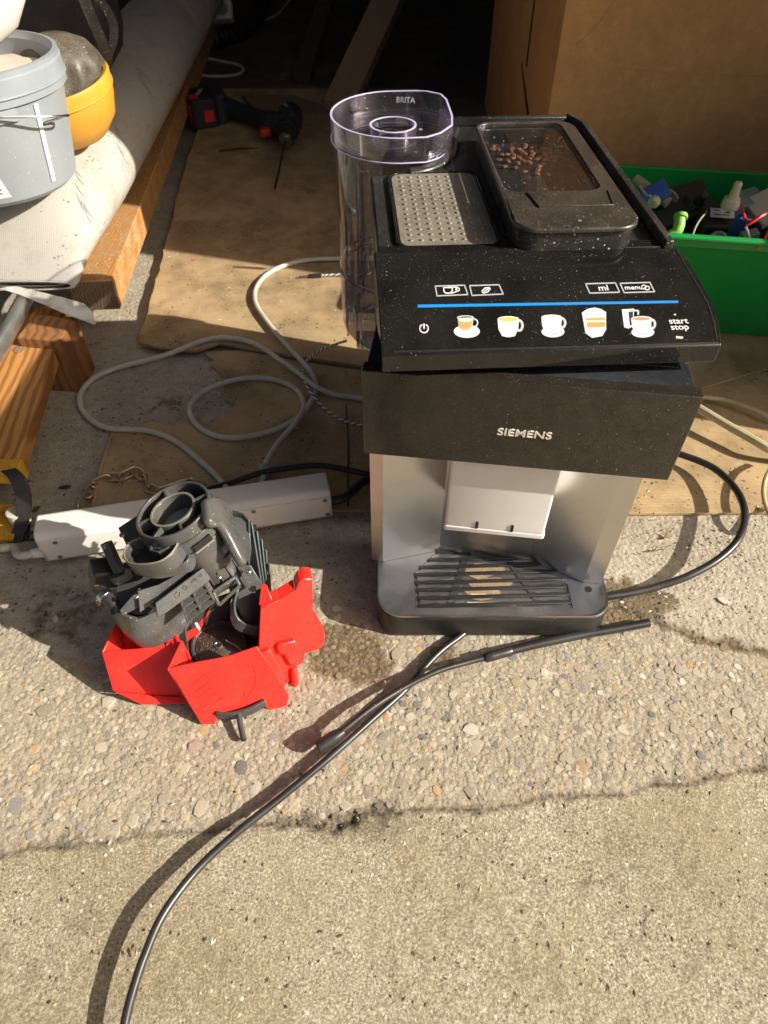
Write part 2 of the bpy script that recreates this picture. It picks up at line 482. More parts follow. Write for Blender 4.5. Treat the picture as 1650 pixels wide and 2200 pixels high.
class MB:
    def __init__(self):
        self.v, self.f, self.mi = [], [], []
    def add(self, vs, fs, M=None, mi=0):
        o = len(self.v)
        for p in vs:
            p = Vector(p)
            self.v.append(M @ p if M is not None else p)
        for f in fs:
            self.f.append([o + i for i in f])
            self.mi.append(mi)
        return self
    def box(self, x0, x1, y0, y1, z0, z1, M=None, mi=0):
        vs = [(x, y, z) for z in (z0, z1) for y in (y0, y1) for x in (x0, x1)]
        return self.add(vs, [(0, 2, 3, 1), (4, 5, 7, 6), (0, 1, 5, 4), (2, 6, 7, 3), (0, 4, 6, 2), (1, 3, 7, 5)], M, mi)
    def prism(self, poly, z0, z1, M=None, mi=0, scale_top=None, cap0=True, cap1=True):
        n = len(poly)
        if scale_top is not None:
            cx = sum(p[0] for p in poly) / n
            cy = sum(p[1] for p in poly) / n
            top = [(cx + (p[0] - cx) * scale_top, cy + (p[1] - cy) * scale_top) for p in poly]
        else:
            top = poly
        vs = [(p[0], p[1], z0) for p in poly] + [(p[0], p[1], z1) for p in top]
        fs = [(i, (i + 1) % n, n + (i + 1) % n, n + i) for i in range(n)]
        if cap0: fs.append(tuple(reversed(range(n))))
        if cap1: fs.append(tuple(range(n, 2 * n)))
        return self.add(vs, fs, M, mi)
    def ring(self, outer, inner, z0, z1, M=None, mi=0):
        n = len(outer)
        vs = [(p[0], p[1], z0) for p in outer] + [(p[0], p[1], z1) for p in outer] + [(p[0], p[1], z0) for p in inner] + [(p[0], p[1], z1) for p in inner]
        fs = []
        for i in range(n):
            j = (i + 1) % n
            fs += [(i, j, n + j, n + i), (2 * n + j, 2 * n + i, 3 * n + i, 3 * n + j), (n + i, n + j, 3 * n + j, 3 * n + i), (j, i, 2 * n + i, 2 * n + j)]
        return self.add(vs, fs, M, mi)
    def lathe(self, prof, n=24, M=None, mi=0, closed=False):
        vs, fs = [], []
        for r, z in prof:
            for k in range(n):
                a = 2 * math.pi * k / n
                vs.append((r * math.cos(a), r * math.sin(a), z))
        m = len(prof)
        for i in range(m if closed else m - 1):
            for k in range(n):
                fs.append((i * n + k, i * n + (k + 1) % n, ((i + 1) % m) * n + (k + 1) % n, ((i + 1) % m) * n + k))
        if not closed:
            if prof[0][0] > 1e-6: fs.append(tuple(reversed(range(n))))
            if prof[-1][0] > 1e-6: fs.append(tuple((m - 1) * n + k for k in range(n)))
        return self.add(vs, fs, M, mi)
    def tube(self, path, r, n=10, closed=False, mi=0, caps=True, mifn=None):
        P = [Vector(p) for p in path]
        m = len(P)
        rad = r if isinstance(r, (list, tuple)) else [r] * m
        T = []
        for i in range(m):
            a = P[(i - 1) % m] if closed else P[max(i - 1, 0)]
            b = P[(i + 1) % m] if closed else P[min(i + 1, m - 1)]
            T.append((b - a).normalized())
        up = Vector((0, 0, 1)) if abs(T[0].z) < .9 else Vector((1, 0, 0))
        nrm = (up - T[0] * up.dot(T[0])).normalized()
        vs = []
        for i in range(m):
            nrm = (nrm - T[i] * nrm.dot(T[i])).normalized()
            bn = T[i].cross(nrm)
            for k in range(n):
                a = 2 * math.pi * k / n
                vs.append(P[i] + (nrm * math.cos(a) + bn * math.sin(a)) * rad[i])
        o = len(self.v)
        self.v += vs
        for i in range(m if closed else m - 1):
            j = (i + 1) % m
            for k in range(n):
                self.f.append([o + i * n + k, o + i * n + (k + 1) % n, o + j * n + (k + 1) % n, o + j * n + k])
                self.mi.append(mifn(i, k) if mifn else mi)
        if caps and not closed:
            self.f.append([o + k for k in reversed(range(n))]); self.mi.append(mi)
            self.f.append([o + (m - 1) * n + k for k in range(n)]); self.mi.append(mi)
        return self
    def sheet(self, pts, th, nrm=None, mi=0):
        """flat polygon of 3-D points given a thickness"""
        P = [Vector(p) for p in pts]
        if nrm is None:
            nrm = Vector((0, 0, 0))
            for i in range(len(P)):
                a, b = P[i], P[(i + 1) % len(P)]
                nrm += Vector(((a.y - b.y) * (a.z + b.z), (a.z - b.z) * (a.x + b.x), (a.x - b.x) * (a.y + b.y)))
            nrm.normalize()
        n = len(P)
        q = [p - Vector(nrm) * th for p in P]
        fs = [tuple(range(n)), tuple(reversed(range(n, 2 * n)))] + [(i, n + i, n + (i + 1) % n, (i + 1) % n) for i in range(n)]
        return self.add(P + q, fs, None, mi)
    def wall(self, path, up, th, mi=0, closed=False):
        """a thin wall that follows a 3-D path; up is a vector (or one per point)"""
        P = [Vector(p) for p in path]
        m = len(P)
        ups = [Vector(u) for u in up] if isinstance(up, list) else [Vector(up)] * m
        L, Rr = [], []
        for i in range(m):
            a = P[(i - 1) % m] if closed else P[max(i - 1, 0)]
            b = P[(i + 1) % m] if closed else P[min(i + 1, m - 1)]
            s = (b - a).normalized().cross(ups[i].normalized()).normalized() * th * .5
            L.append(s)
        vs = []
        for i in range(m):
            vs += [P[i] + L[i], P[i] - L[i], P[i] - L[i] + ups[i], P[i] + L[i] + ups[i]]
        fs = []
        for i in range(m if closed else m - 1):
            j = (i + 1) % m
            for k in range(4):
                fs.append((4 * i + k, 4 * i + (k + 1) % 4, 4 * j + (k + 1) % 4, 4 * j + k))
        if not closed:
            fs += [(0, 1, 2, 3), (4 * m - 1, 4 * m - 2, 4 * m - 3, 4 * m - 4)]
        return self.add(vs, fs, None, mi)
    def build(self, name, mats, parent=None, bevel=0.0, angle=35, loc=None, seg=2):
        root = None
        if parent is not None:
            root = parent
            while root.parent is not None:
                root = root.parent
            o = Vector(root.location)
        else:
            o = Vector(loc) if loc is not None else Vector((0, 0, 0))
        me = bpy.data.meshes.new(name)
        me.from_pydata([tuple(p - o) for p in self.v], [], self.f)
        mats = mats if isinstance(mats, (list, tuple)) else [mats]
        for m in mats:
            me.materials.append(MAT[m])
        me.polygons.foreach_set('material_index', self.mi)
        bm = bmesh.new()
        bm.from_mesh(me)
        bmesh.ops.recalc_face_normals(bm, faces=bm.faces)
        bm.to_mesh(me)
        bm.free()
        me.shade_smooth()
        me.set_sharp_from_angle(angle=R(angle))
        ob = bpy.data.objects.new(name, me)
        COL.objects.link(ob)
        if parent is not None:
            ob.parent = parent
        else:
            ob.location = o
        if bevel:
            b = ob.modifiers.new('bevel', 'BEVEL')
            b.width = bevel
            b.segments = seg
            b.limit_method = 'ANGLE'
            b.angle_limit = R(40)
            b.harden_normals = False
        return ob

def thing(name, label, cat, loc, group=None):
    o = bpy.data.objects.new(name, None)
    o.empty_display_size = .02
    COL.objects.link(o)
    o.location = loc
    o['label'] = label
    o['category'] = cat
    if group: o['group'] = group
    return o
def tag(o, label, cat, group=None):
    o['label'] = label
    o['category'] = cat
    if group: o['group'] = group
    return o
def struct(o):
    o['kind'] = 'structure'
    return o
def lettering(name, text, size, M, mat, parent, extrude=0.0002, shear=0.0, bold=0.0, align='CENTER'):
    cu = bpy.data.curves.new(name, 'FONT')
    cu.body = text
    cu.size = size
    cu.extrude = extrude
    cu.shear = shear
    cu.offset = bold
    cu.align_x = align
    cu.align_y = 'CENTER'
    cu.resolution_u = 3
    tmp = bpy.data.objects.new(name, cu)
    COL.objects.link(tmp)
    bpy.context.view_layer.update()
    me = bpy.data.meshes.new_from_object(tmp.evaluated_get(bpy.context.evaluated_depsgraph_get()))
    bpy.data.objects.remove(tmp)
    bpy.data.curves.remove(cu)
    root = parent
    while root.parent is not None:
        root = root.parent
    me.transform(Matrix.Translation(-Vector(root.location)) @ M)
    me.materials.clear()
    me.materials.append(MAT[mat])
    ob = bpy.data.objects.new(name, me)
    COL.objects.link(ob)
    ob.parent = parent
    return ob

# ================================================================== GROUND AND GARAGE
rng = np.random.default_rng(11)
_tab = rng.random((6, 256, 256))
def vnoise(x, y, cell, k=0):
    x = np.asarray(x, float) / cell + 37.3
    y = np.asarray(y, float) / cell + 91.7
    xi, yi = np.floor(x).astype(int), np.floor(y).astype(int)
    fx, fy = x - xi, y - yi
    fx, fy = fx * fx * (3 - 2 * fx), fy * fy * (3 - 2 * fy)
    t = _tab[k % 6]
    a, b = t[yi % 256, xi % 256], t[yi % 256, (xi + 1) % 256]
    c, d = t[(yi + 1) % 256, xi % 256], t[(yi + 1) % 256, (xi + 1) % 256]
    return (a * (1 - fx) + b * fx) * (1 - fy) + (c * (1 - fx) + d * fx) * fy
def fbm(x, y, cell, o=4, k=0):
    s, a, t = 0, 1, 0
    for i in range(o):
        s = s + a * vnoise(x, y, cell / 2 ** i, k + i)
        t += a
        a *= .5
    return s / t

crack_px = [(-500, 1900), (0, 1838), (170, 1815), (330, 1788), (500, 1775), (620, 1778), (715, 1785), (760, 1765), (800, 1742), (860, 1752), (920, 1745),
            (1000, 1738), (1100, 1735), (1180, 1722), (1250, 1706), (1330, 1704), (1400, 1698), (1500, 1678), (1580, 1668), (1650, 1652), (2200, 1560)]
crack = [at(u, v) for u, v in crack_px]
cxs, cys = np.array([p.x for p in crack]), np.array([p.y for p in crack])
joint = [at(u, v) for u, v in [(1230, 1262), (1300, 1292), (1380, 1325), (1440, 1345), (1510, 1368), (1580, 1385), (1660, 1400), (1900, 1440)]]
jxs, jys = np.array([p.x for p in joint]), np.array([p.y for p in joint])
agg_edge = [at(u, v) for u, v in [(-600, 1380), (0, 1400), (300, 1420), (560, 1350), (700, 1290), (860, 1370), (1000, 1340), (1230, 1262), (1300, 1292), (1440, 1345), (1580, 1385), (1660, 1400), (2000, 1440)]]
axs, ays = np.array([p.x for p in agg_edge]), np.array([p.y for p in agg_edge])
wet_spots = [(1345, 1300, .05, 1.0), (1400, 1290, .035, .9), (1250, 1330, .05, .7), (745, 1400, .055, 1.0), (700, 1370, .03, .8), (790, 1440, .035, .8), (1480, 1365, .025, .5), (1570, 1380, .03, .55),
             (960, 1405, .03, .6), (680, 1290, .03, .5), (450, 1330, .10, .55), (150, 1330, .12, .5), (380, 870, .10, .45), (1330, 1255, .03, .6)]
def surf(X, Y):
    cy = np.interp(X, cxs, cys) + (fbm(X, Y, .035, 5, 1) - .5) * .016
    ag = np.interp(X, axs, ays) + (fbm(X, Y, .06, 3, 2) - .5) * .03
    front = 1 / (1 + np.exp((Y - cy) / .0018))
    isagg = (1 - front) / (1 + np.exp((Y - ag) / .008))
    dist = np.abs(Y - cy)
    z = (fbm(X, Y, .25, 4, 0) - .5) * .004 * np.clip(1.6 - Y, .2, 1)
    z += -front * .0045
    z += front * (fbm(X, Y, .006, 2, 4) - .5) * .0012
    z += isagg * (fbm(X, Y, .009, 3, 3) - .5) * .0022
    chip = np.exp(-((Y - cy - .006) / .007) ** 2) * np.clip(fbm(X, Y, .06, 3, 5) - .40, 0, 1) * 4
    pit = np.exp(-(((X - at(735, 1770).x) / .045) ** 2 + ((Y - at(735, 1758).y) / .013) ** 2))
    z -= chip * .0035 + pit * .006 + (pit + chip * .4) * (fbm(X, Y, .007, 2, 2) - .5) * .006
    jy = np.interp(X, jxs, jys) + (fbm(X, Y, .03, 3, 4) - .5) * .006
    jn = np.exp(-((Y - jy) / .0035) ** 2) * (X > at(1240, 1270).x)
    z -= jn * .004
    dirt = np.clip(np.exp(-((Y - cy - .001) / .0022) ** 2) * np.clip(.3 + 1.5 * fbm(X, Y, .045, 4, 0), 0, 1) * 1.0 + np.exp(-((Y - cy - .004) / .010) ** 2) * .25 * fbm(X, Y, .03, 3, 2) + chip * .40 + pit * .55 + jn * 1.0 * fbm(X, Y, .02, 2, 1), 0, 1)
    wet = np.zeros_like(X)
    for u, v, r, s in wet_spots:
        p = at(u, v)
        wet = np.maximum(wet, s * np.exp(-(((X - p.x) / r) ** 2 + ((Y - p.y) / (r * .8)) ** 2)))
    jw = np.exp(-((Y - jy + .004) / .014) ** 2) * (X > at(1240, 1270).x)
    wet = np.maximum(wet, .58 * jw)
    zone = np.where(front > .5, 0.0, np.where(isagg > .5, .5, 1.0))
    return z, zone, wet, dirt, cy, ag

def axis(lo, a, b, hi, st, grow=1.35):
    mid = np.arange(a, b, st)
    l, s = [a], st
    while l[-1] > lo:
        s *= grow
        l.append(l[-1] - s)
    h, s = [b], st
    while h[-1] < hi:
        s *= grow
        h.append(h[-1] + s)
    return np.concatenate([np.array(l[1:])[::-1], mid, np.array(h)])
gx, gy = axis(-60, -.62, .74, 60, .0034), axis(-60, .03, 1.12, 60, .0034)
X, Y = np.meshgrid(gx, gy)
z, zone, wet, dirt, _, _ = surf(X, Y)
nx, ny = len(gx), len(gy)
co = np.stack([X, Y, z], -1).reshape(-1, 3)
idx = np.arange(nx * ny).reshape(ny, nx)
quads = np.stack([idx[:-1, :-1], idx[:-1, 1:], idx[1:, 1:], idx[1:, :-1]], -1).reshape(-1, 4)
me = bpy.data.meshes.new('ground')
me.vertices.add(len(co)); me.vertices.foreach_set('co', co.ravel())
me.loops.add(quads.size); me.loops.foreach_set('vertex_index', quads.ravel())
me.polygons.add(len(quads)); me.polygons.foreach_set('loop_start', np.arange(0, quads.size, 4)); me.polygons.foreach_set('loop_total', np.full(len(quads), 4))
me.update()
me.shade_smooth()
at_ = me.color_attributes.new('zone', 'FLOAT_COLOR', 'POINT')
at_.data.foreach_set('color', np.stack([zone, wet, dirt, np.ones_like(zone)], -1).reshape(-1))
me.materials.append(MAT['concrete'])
ground = bpy.data.objects.new('ground', me)
COL.objects.link(ground)
struct(ground)

# stones of the worn exposed-aggregate strip: one uncountable layer, every stone a low dome of its own
pv, pf, pc = [], [], []
tones = np.array([(.40, .35, .27), (.46, .40, .31), (.36, .31, .24), (.50, .44, .35), (.33, .30, .26), (.44, .35, .24), (.28, .265, .25), (.62, .58, .50), (.47, .31, .15), (.41, .31, .26), (.18, .175, .17)])
tw = np.array([.2, .18, .15, .12, .09, .08, .06, .05, .03, .05, .025]); tw /= tw.sum()
occ = {}
def scatter(n, rmin, rmax, power, loose=1.0):
    cand = 0
    xs = rng.uniform(-.50, .60, n); ys = rng.uniform(.17, .50, n)
    rr = rmin + (rmax - rmin) * rng.random(n) ** power
    zz, zn, wt_, dt_, cy_, ag_ = surf(xs, ys)
    for x, y, r, zg, zo, wv_, dv_, cc_ in zip(xs, ys, rr, zz, zn, wt_, dt_, cy_):
        if y - cc_ < r * 1.6: continue
        if abs(zo - .5) > .1: continue
        gi, gj = int(x / .014), int(y / .014)
        ok = True
        for i in (-1, 0, 1):
            for j in (-1, 0, 1):
                for (a, b, c) in occ.get((gi + i, gj + j), ()):
                    if (a - x) ** 2 + (b - y) ** 2 < ((c + r) * .93) ** 2:
                        ok = False; break
                if not ok: break
            if not ok: break
        if not ok: continue
        occ.setdefault((gi, gj), []).append((x, y, r))
        k = 8 if r > .003 else 6
        an = np.linspace(0, 2 * np.pi, k, endpoint=False) + rng.uniform(0, 1)
        el = rng.uniform(.70, 1.0); ro = rng.uniform(0, np.pi)
        rad = r * rng.uniform(.72, 1.16, k)
        lx, ly = np.cos(an) * rad, np.sin(an) * rad * el
        px, py = lx * np.cos(ro) - ly * np.sin(ro), lx * np.sin(ro) + ly * np.cos(ro)
        h = r * rng.uniform(.02, .10)
        tx, ty = rng.uniform(-.06, .06, 2)
        b = len(pv)
        for q in range(k): pv.append((x + px[q], y + py[q], zg - .0015))
        for q in range(k): pv.append((x + px[q] * .95, y + py[q] * .95, zg + h * .75 + px[q] * tx + py[q] * ty))
        for q in range(k): pv.append((x + px[q] * .72, y + py[q] * .72, zg + h * 1.0 + px[q] * tx + py[q] * ty))
        for ring_ in (0, k):
            for q in range(k):
                pf.append((b + ring_ + q, b + ring_ + (q + 1) % k, b + ring_ + k + (q + 1) % k, b + ring_ + k + q))
        pf.append(tuple(b + 2 * k + q for q in range(k)))
        t = tones[rng.choice(len(tones), p=tw)] * rng.uniform(.74, 1.06)
        if wv_ > .42: t = t * np.array((.55, .47, .36))
        if dv_ > .45: t = t * .5
        pc.extend([(*t, 1)] * (3 * k))
scatter(420, .0055, .0098, 2.0)
scatter(4200, .0028, .0052, 1.5)
scatter(20000, .0014, .0028, 1.0)
me = bpy.data.meshes.new('pebbles')
me.from_pydata(pv, [], pf)
ca = me.color_attributes.new('tone', 'FLOAT_COLOR', 'POINT')
ca.data.foreach_set('color', np.array(pc, float).ravel())
me.materials.append(MAT['pebble'])
me.shade_smooth()
me.set_sharp_from_angle(angle=R(50))
peb = bpy.data.objects.new('pebbles', me)
COL.objects.link(peb)
peb['kind'] = 'stuff'

# the garage: opening towards the camera, right-hand jamb out of the frame
JX = 1.02
def wall_box(name, x0, x1, y0, y1, z0, z1, m):
    return struct(MB().box(x0, x1, y0, y1, z0, z1).build(name, m))
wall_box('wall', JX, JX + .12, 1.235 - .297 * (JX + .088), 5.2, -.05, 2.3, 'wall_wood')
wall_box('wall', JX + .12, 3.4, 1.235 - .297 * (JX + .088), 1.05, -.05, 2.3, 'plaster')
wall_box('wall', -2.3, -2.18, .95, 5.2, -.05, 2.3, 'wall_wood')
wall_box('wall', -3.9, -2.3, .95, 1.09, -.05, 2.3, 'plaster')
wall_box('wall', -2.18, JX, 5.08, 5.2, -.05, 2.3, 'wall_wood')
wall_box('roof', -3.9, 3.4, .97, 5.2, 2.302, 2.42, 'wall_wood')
# unseen low block, added right of the frame to shade bin and cardboard
wall_box('wall', .95, JX - .004, .676, .93, -.05, .45, 'plaster')

# ================================================================== COFFEE MACHINE
machine = thing('coffee_machine', 'black and steel coffee machine with its top and front panels sitting askew on the concrete', 'coffee machine', (.12, .60, 0))
CAP = frame((0.0, .458, 0), R(3.0))                       # top housing
DOOR = frame((-.019, .466, 0), R(-7.5))                   # front assembly, twisted the other way
capi = CAP.inverted()
# ---- drip tray
tray = MB().prism(rrect(-.009, .424, .259, .57, [.004, .004, .03, .03], 8), .003, .040).build('drip_tray', 'black_plain', machine, .0035)
hole = [(.0635, .519), (.0355, .486), (.0355, .437), (.2140, .437), (.2140, .470), (.170, .519)]
pl = MB()
ox0, ox1, oy0, oy1 = -.0055, .2555, .4275, .566
outer = rrect(ox0, oy0, ox1, oy1, [.002, .002, .027, .027], 8)
def edge_poly(pts): pl.prism(pts, .0402, .0424)
left = [p for p in outer if p[0] < .03]
right = [p for p in outer if p[0] > .22]
edge_poly([(.0355, .437), (.0355, .486), (.0635, .519), (.0635, oy1)] + [p for p in left if p[1] > .5] + [p for p in left if p[1] <= .5] + [(.0355, oy0)])
edge_poly([(.0355, oy0), (.2140, oy0), (.2140, .437), (.0355, .437)])
edge_poly([(.2140, oy0)] + [p for p in right if p[1] < .5] + [p for p in right if p[1] >= .5] + [(.170, oy1), (.170, .519), (.2140, .470)])
edge_poly([(.0635, .519), (.170, .519), (.170, oy1), (.0635, oy1)])
plate = pl.build('tray_plate', 'steel_tray', tray)
lip = MB().ring(rrect(-.0075, .4255, .2575, .568, [.003, .003, .0285, .0285], 8), rrect(ox0, oy0, ox1, oy1, [.002, .002, .027, .027], 8), .0398, .0428).build('rim', 'steel', tray)
MB().prism([(.0360, .4372), (.2135, .4372), (.2135, .470), (.170, .5188), (.064, .5188), (.036, .486)], .0401, .0408).build('tray_floor', 'steel_tray', tray)
fl = MB()
rgr = random.Random(4)
for (x0, x1, y0, y1) in [(.090, .140, .448, .470), (.098, .150, .462, .482), (.094, .132, .478, .503), (.128, .146, .486, .498)]:
    cx_, cy_ = (x0 + x1) / 2, (y0 + y1) / 2
    fl.prism([(cx_ + (x1 - x0) / 2 * math.cos(t) * rgr.uniform(.7, 1.15), cy_ + (y1 - y0) / 2 * math.sin(t) * rgr.uniform(.7, 1.15)) for t in np.linspace(0, 6.28, 12)[:-1]], .0409, .0411 + .00007 * x0 * 10)
fl.build('residue', 'rust', tray)
fl = MB()
for (x0, y0, x1, y1) in [(.095, .4405, .150, .4455), (.100, .452, .118, .457), (.128, .463, .150, .467), (.098, .474, .12, .4775), (.11, .4855, .148, .4885), (.09, .496, .118, .4985)]:
    fl.box(x0, x1, y0, y1, .0413, .0416)
fl.build('residue', 'chalk', tray)
slots = [(u0, v0, u1, v0 - .027 * (u1 - u0)) for u0, v0, u1 in [(938, 1186, 1090), (920, 1203, 1130), (900, 1219, 1170), (889, 1235, 1195), (891, 1252, 1211), (893, 1268, 1216), (895, 1285, 1221), (897, 1302, 1226)]]
bars = [(at(a, b, .0425), at(c, d, .0425)) for a, b, c, d in slots]
for i, (a, b) in enumerate(bars):
    d = (b - a).normalized(); s = Vector((-d.y, d.x, 0)) * .0023
    m = MB()
    m.prism([tuple((a - s).xy), tuple((b - s).xy), tuple((b + s * .9).xy), tuple((a + s * .9).xy)], .0411, .0436)
    m.build('slat', 'black_plain', tray, .0006)
# steel tongues between the slats, left and right, tapering towards the middle
tg = MB()
for i in range(len(bars) - 1):
    (a, b), (c, d) = bars[i + 1], bars[i]
    l0 = a + (b - a) * .02; l1 = c + (d - c) * .02
    tip = (a + (b - a) * .30) * .55 + (c + (d - c) * .32) * .45
    off = Vector((0, .0022, 0)); offb = Vector((0, -.0022, 0))
    tg.prism([tuple((l0 + off).xy), tuple((tip + off * .3).xy), tuple((l1 + offb).xy)], .0410, .0423)
    r0 = b + (a - b) * .02; r1 = d + (c - d) * .02
    tip = (b + (a - b) * .26) * .5 + (d + (c - d) * .26) * .5
    tg.prism([tuple((r0 + off).xy), tuple((r1 + offb).xy), tuple((tip).xy)], .0410, .0423)
tg.build('tongue', 'steel_tray', tray)['kind'] = 'stuff'
for (u0, v0, u1, v1) in [(1003, 1192, 968, 1302), (1095, 1206, 1160, 1296)]:
    p, q = at(u0, v0, .0415), at(u1, v1, .0415)
    m = MB(); d = (q - p).normalized(); s = Vector((-d.y, d.x, 0)) * .004
    m.prism([tuple((p - s).xy), tuple((q - s).xy), tuple((q + s).xy), tuple((p + s).xy)], .0409, .0420)
    m.build('cross_rib', 'grey_tech_dark', tray)
hp = at(1264, 1266, .0424)
MB().prism(circle(.0042, 18, hp.x, hp.y), .0420, .0428).build('float_hole', 'dark_inside', tray)
# ---- lower housing behind the front
body_poly = [(.004, .14), (.258, .14), (.258, .435), (.098, .435), (.098, .33), (.004, .285)]
MB().prism(body_poly, .012, .350, CAP).build('housing', 'black_plain', machine, .004)
# ---- front assembly: steel niche, black door panel, ledge, spout
niche = [(.0, .115), (.0, .040), (.0125, .040), (.078, .066), (.186, .066), (.249, .040), (.2685, .040), (.2685, .115)]
m = MB()
m.wall([DOOR @ Vector((a, b, .0430)) for a, b in niche], (0, 0, .211), .0016)
m.build('steel_front', 'steel_wall', machine, angle=12)
door = MB().prism(rrect(0, 0, .2765, .0135, .0012, 2), .2525, .3455, DOOR).build('front_panel', 'black_door', machine, .0008)
MB().prism(rrect(.0015, .0137, .275, .122, .002, 2), .252, .3405, DOOR).build('ledge', 'black_ledge', machine, .001)
m = MB()
for k, b in enumerate((.045, .062)):
    m.box(.012, .265, b, b + .006, .3406, .3418 - k * .0004, DOOR)
m.build('ledge_rail', 'black_ledge', machine, .0006)
LT = DOOR @ basis((.1425, -.0002, .2925), (1.18, 0, 0), (0, 0, 1), (0, -1, 0))
lettering('brand_lettering', 'SIEMENS', .0108, LT, 'letter_chrome', door, .0005, 0.0, .00016)
sp_p = [(.0815, .012), (.184, .012), (.184, .064), (.0815, .064)]
spout = MB().prism(rrect(.0815, .012, .1845, .064, .003, 3), .1500, .2515, DOOR).build('spout', 'satin_silver', machine, .001)
MB().prism(rrect(.0805, .0108, .1855, .0648, .0035, 3), .1435, .1498, DOOR).build('spout_lip', 'satin_silver', spout, .0008)
for u in (1024, 1101):
    q = DOOR.inverted() @ on_plane(u, 1132, DOOR @ Vector((.1, .0118, .16)), (DOOR.to_3x3() @ Vector((0, -1, 0))))
    MB().box(q.x - .0013, q.x + .0013, .0112, .0120, .1500, .1600, DOOR).build('slot', 'dark_inside', spout)
    MB().lathe([(.008, .1380), (.009, .1435)], 14, DOOR @ Matrix.Translation((q.x, .035, 0))).build('nozzle', 'satin_silver', spout)
# ---- top housing
deck = [(.0, .108), (.262, .108), (.262, .438), (.098, .438), (.0955, .372), (.085, .335), (.065, .310), (.040, .296), (.0, .288)]
top = MB().prism(deck, .352, .3935, CAP).build('top_housing', 'black_deck', machine, .003)
m = MB()
m.prism([(.2545, .106), (.262, .106), (.262, .415), (.250, .4375), (.2435, .4375), (.2545, .408)], .3937, .4035, CAP)
m.prism([(.104, .430), (.243, .430), (.243, .4378), (.104, .4378)], .3937, .4025, CAP)
m.build('side_rim', 'black_deck', top, .0012)
m = MB()
m.prism([(.0002, .1085), (.262, .1085), (.262, .122), (.0002, .122)], .3937, .3972, CAP)
m.build('front_rim', 'black_gloss', top, .0008)
# swept wall round the tank seat
pth = smooth([CAP @ Vector((a, b, .3930)) for a, b in [(.040, .289), (.060, .296), (.082, .318), (.094, .350), (.099, .385), (.106, .418)]], 5)
MB().wall(pth, (0, 0, .0060), .012).build('tank_seat', 'black_deck', top, .0028)
# ---- cup warmer mat with its grid of nubs
def capxy(u, v, zz):
    q = capi @ at(u, v, zz)
    return q
m0, m1, m2 = capxy(837, 373, .3962), capxy(868, 531, .3962), capxy(1078, 531, .3962)
mx0, mx1, my0, my1 = .0215, .1100, m1.y + .001, m0.y
mat_ = MB().prism(rrect(mx0, my0, mx1, my1, .013, 6), .3937, .3958, CAP).build('cup_mat', 'cup_mat', top, .0007)
MB().ring(rrect(mx0 - .004, my0 - .003, mx1 + .004, my1 + .004, .016, 6), rrect(mx0 - .0008, my0 - .0006, mx1 + .0008, my1 + .0008, .0135, 6), .3937, .3966, CAP).build('mat_frame', 'black_gloss', mat_, .0006)
m = MB()
for i in range(8):
    for j in range(14):
        x = mx0 + .010 + i * (mx1 - mx0 - .02) / 7
        y = my0 + .012 + j * (my1 - my0 - .022) / 13
        m.lathe([(.0022, .39585), (.0018, .39665), (.0009, .3971), (0.0004, .39715)], 8, CAP @ Matrix.Translation((x, y, 0)))
nubs = m.build('nubs', 'cup_mat', mat_)
nubs['kind'] = 'stuff'
# ---- bean hopper with see-through lid
LZ0, LZ1 = .3937, .4185
l0 = capxy(1110, 493, LZ1); l1 = capxy(1372, 493, LZ1); l2 = capxy(1033, 262, LZ1); l3 = capxy(1245, 256, LZ1)
lx0, lx1, ly0, ly1 = .1185, .2300, l0.y, l2.y + .002
hop = MB().ring(rrect(lx0 + .003, ly0 + .003, lx1 - .002, ly1 - .002, .020, 6), rrect(lx0 + .008, ly0 + .008, lx1 - .008, ly1 - .006, .016, 6), LZ0, LZ1 - .006, CAP).build('hopper', 'black_deck', machine, .001)
MB().prism(rrect(lx0 + .0082, ly0 + .0082, lx1 - .0082, ly1 - .0062, .016, 6), LZ0, LZ0 + .003, CAP).build('hopper_floor', 'dark_inside', hop)
lid = MB().ring(rrect(lx0, ly0, lx1, ly1, .022, 7), rrect(lx0 + .0045, ly0 + .078, lx1 - .016, ly1 - .006, .014, 7), LZ1 - .0058, LZ1, CAP).build('bean_lid', 'black_lid', machine, .002, seg=3)
MB().prism(rrect(lx0 + .0047, ly0 + .0782, lx1 - .0162, ly1 - .0062, .014, 7), LZ1 - .0040, LZ1 - .0012, CAP).build('window', 'window_clear', lid)
# finger recess in the front of the lid
gx0, gx1, gy0, gy1 = lx0 + .028, lx1 - .016, ly0 + .042, ly0 + .073
m = MB()
m.prism([(gx0, gy0), (gx1, gy0), (gx1 + .004, gy1), (gx0 - .004, gy1)], LZ1 + .0001, LZ1 + .0006, CAP)
m.build('finger_recess', 'black_lid', lid)
m = MB()
m.wall([CAP @ Vector(p) for p in [(gx0 - .004, gy1, LZ1 - .001), (gx0, gy0, LZ1 - .001), (gx1, gy0, LZ1 - .001), (gx1 + .004, gy1, LZ1 - .001)]], (0, 0, .0026), .0022)
m.build('recess_edge', 'black_lid', lid, .0007)
lettering('drop_mark', 'o', .006, CAP @ Matrix.Translation((lx0 + .058, ly0 + .014, LZ1 + .0002)), 'print_grey', lid, .00005)
lettering('lid_lettering', 'AROMA', .0035, CAP @ Matrix.Translation((lx0 + .066, ly0 + .043, LZ1 + .0008)), 'print_grey', lid, .00005)
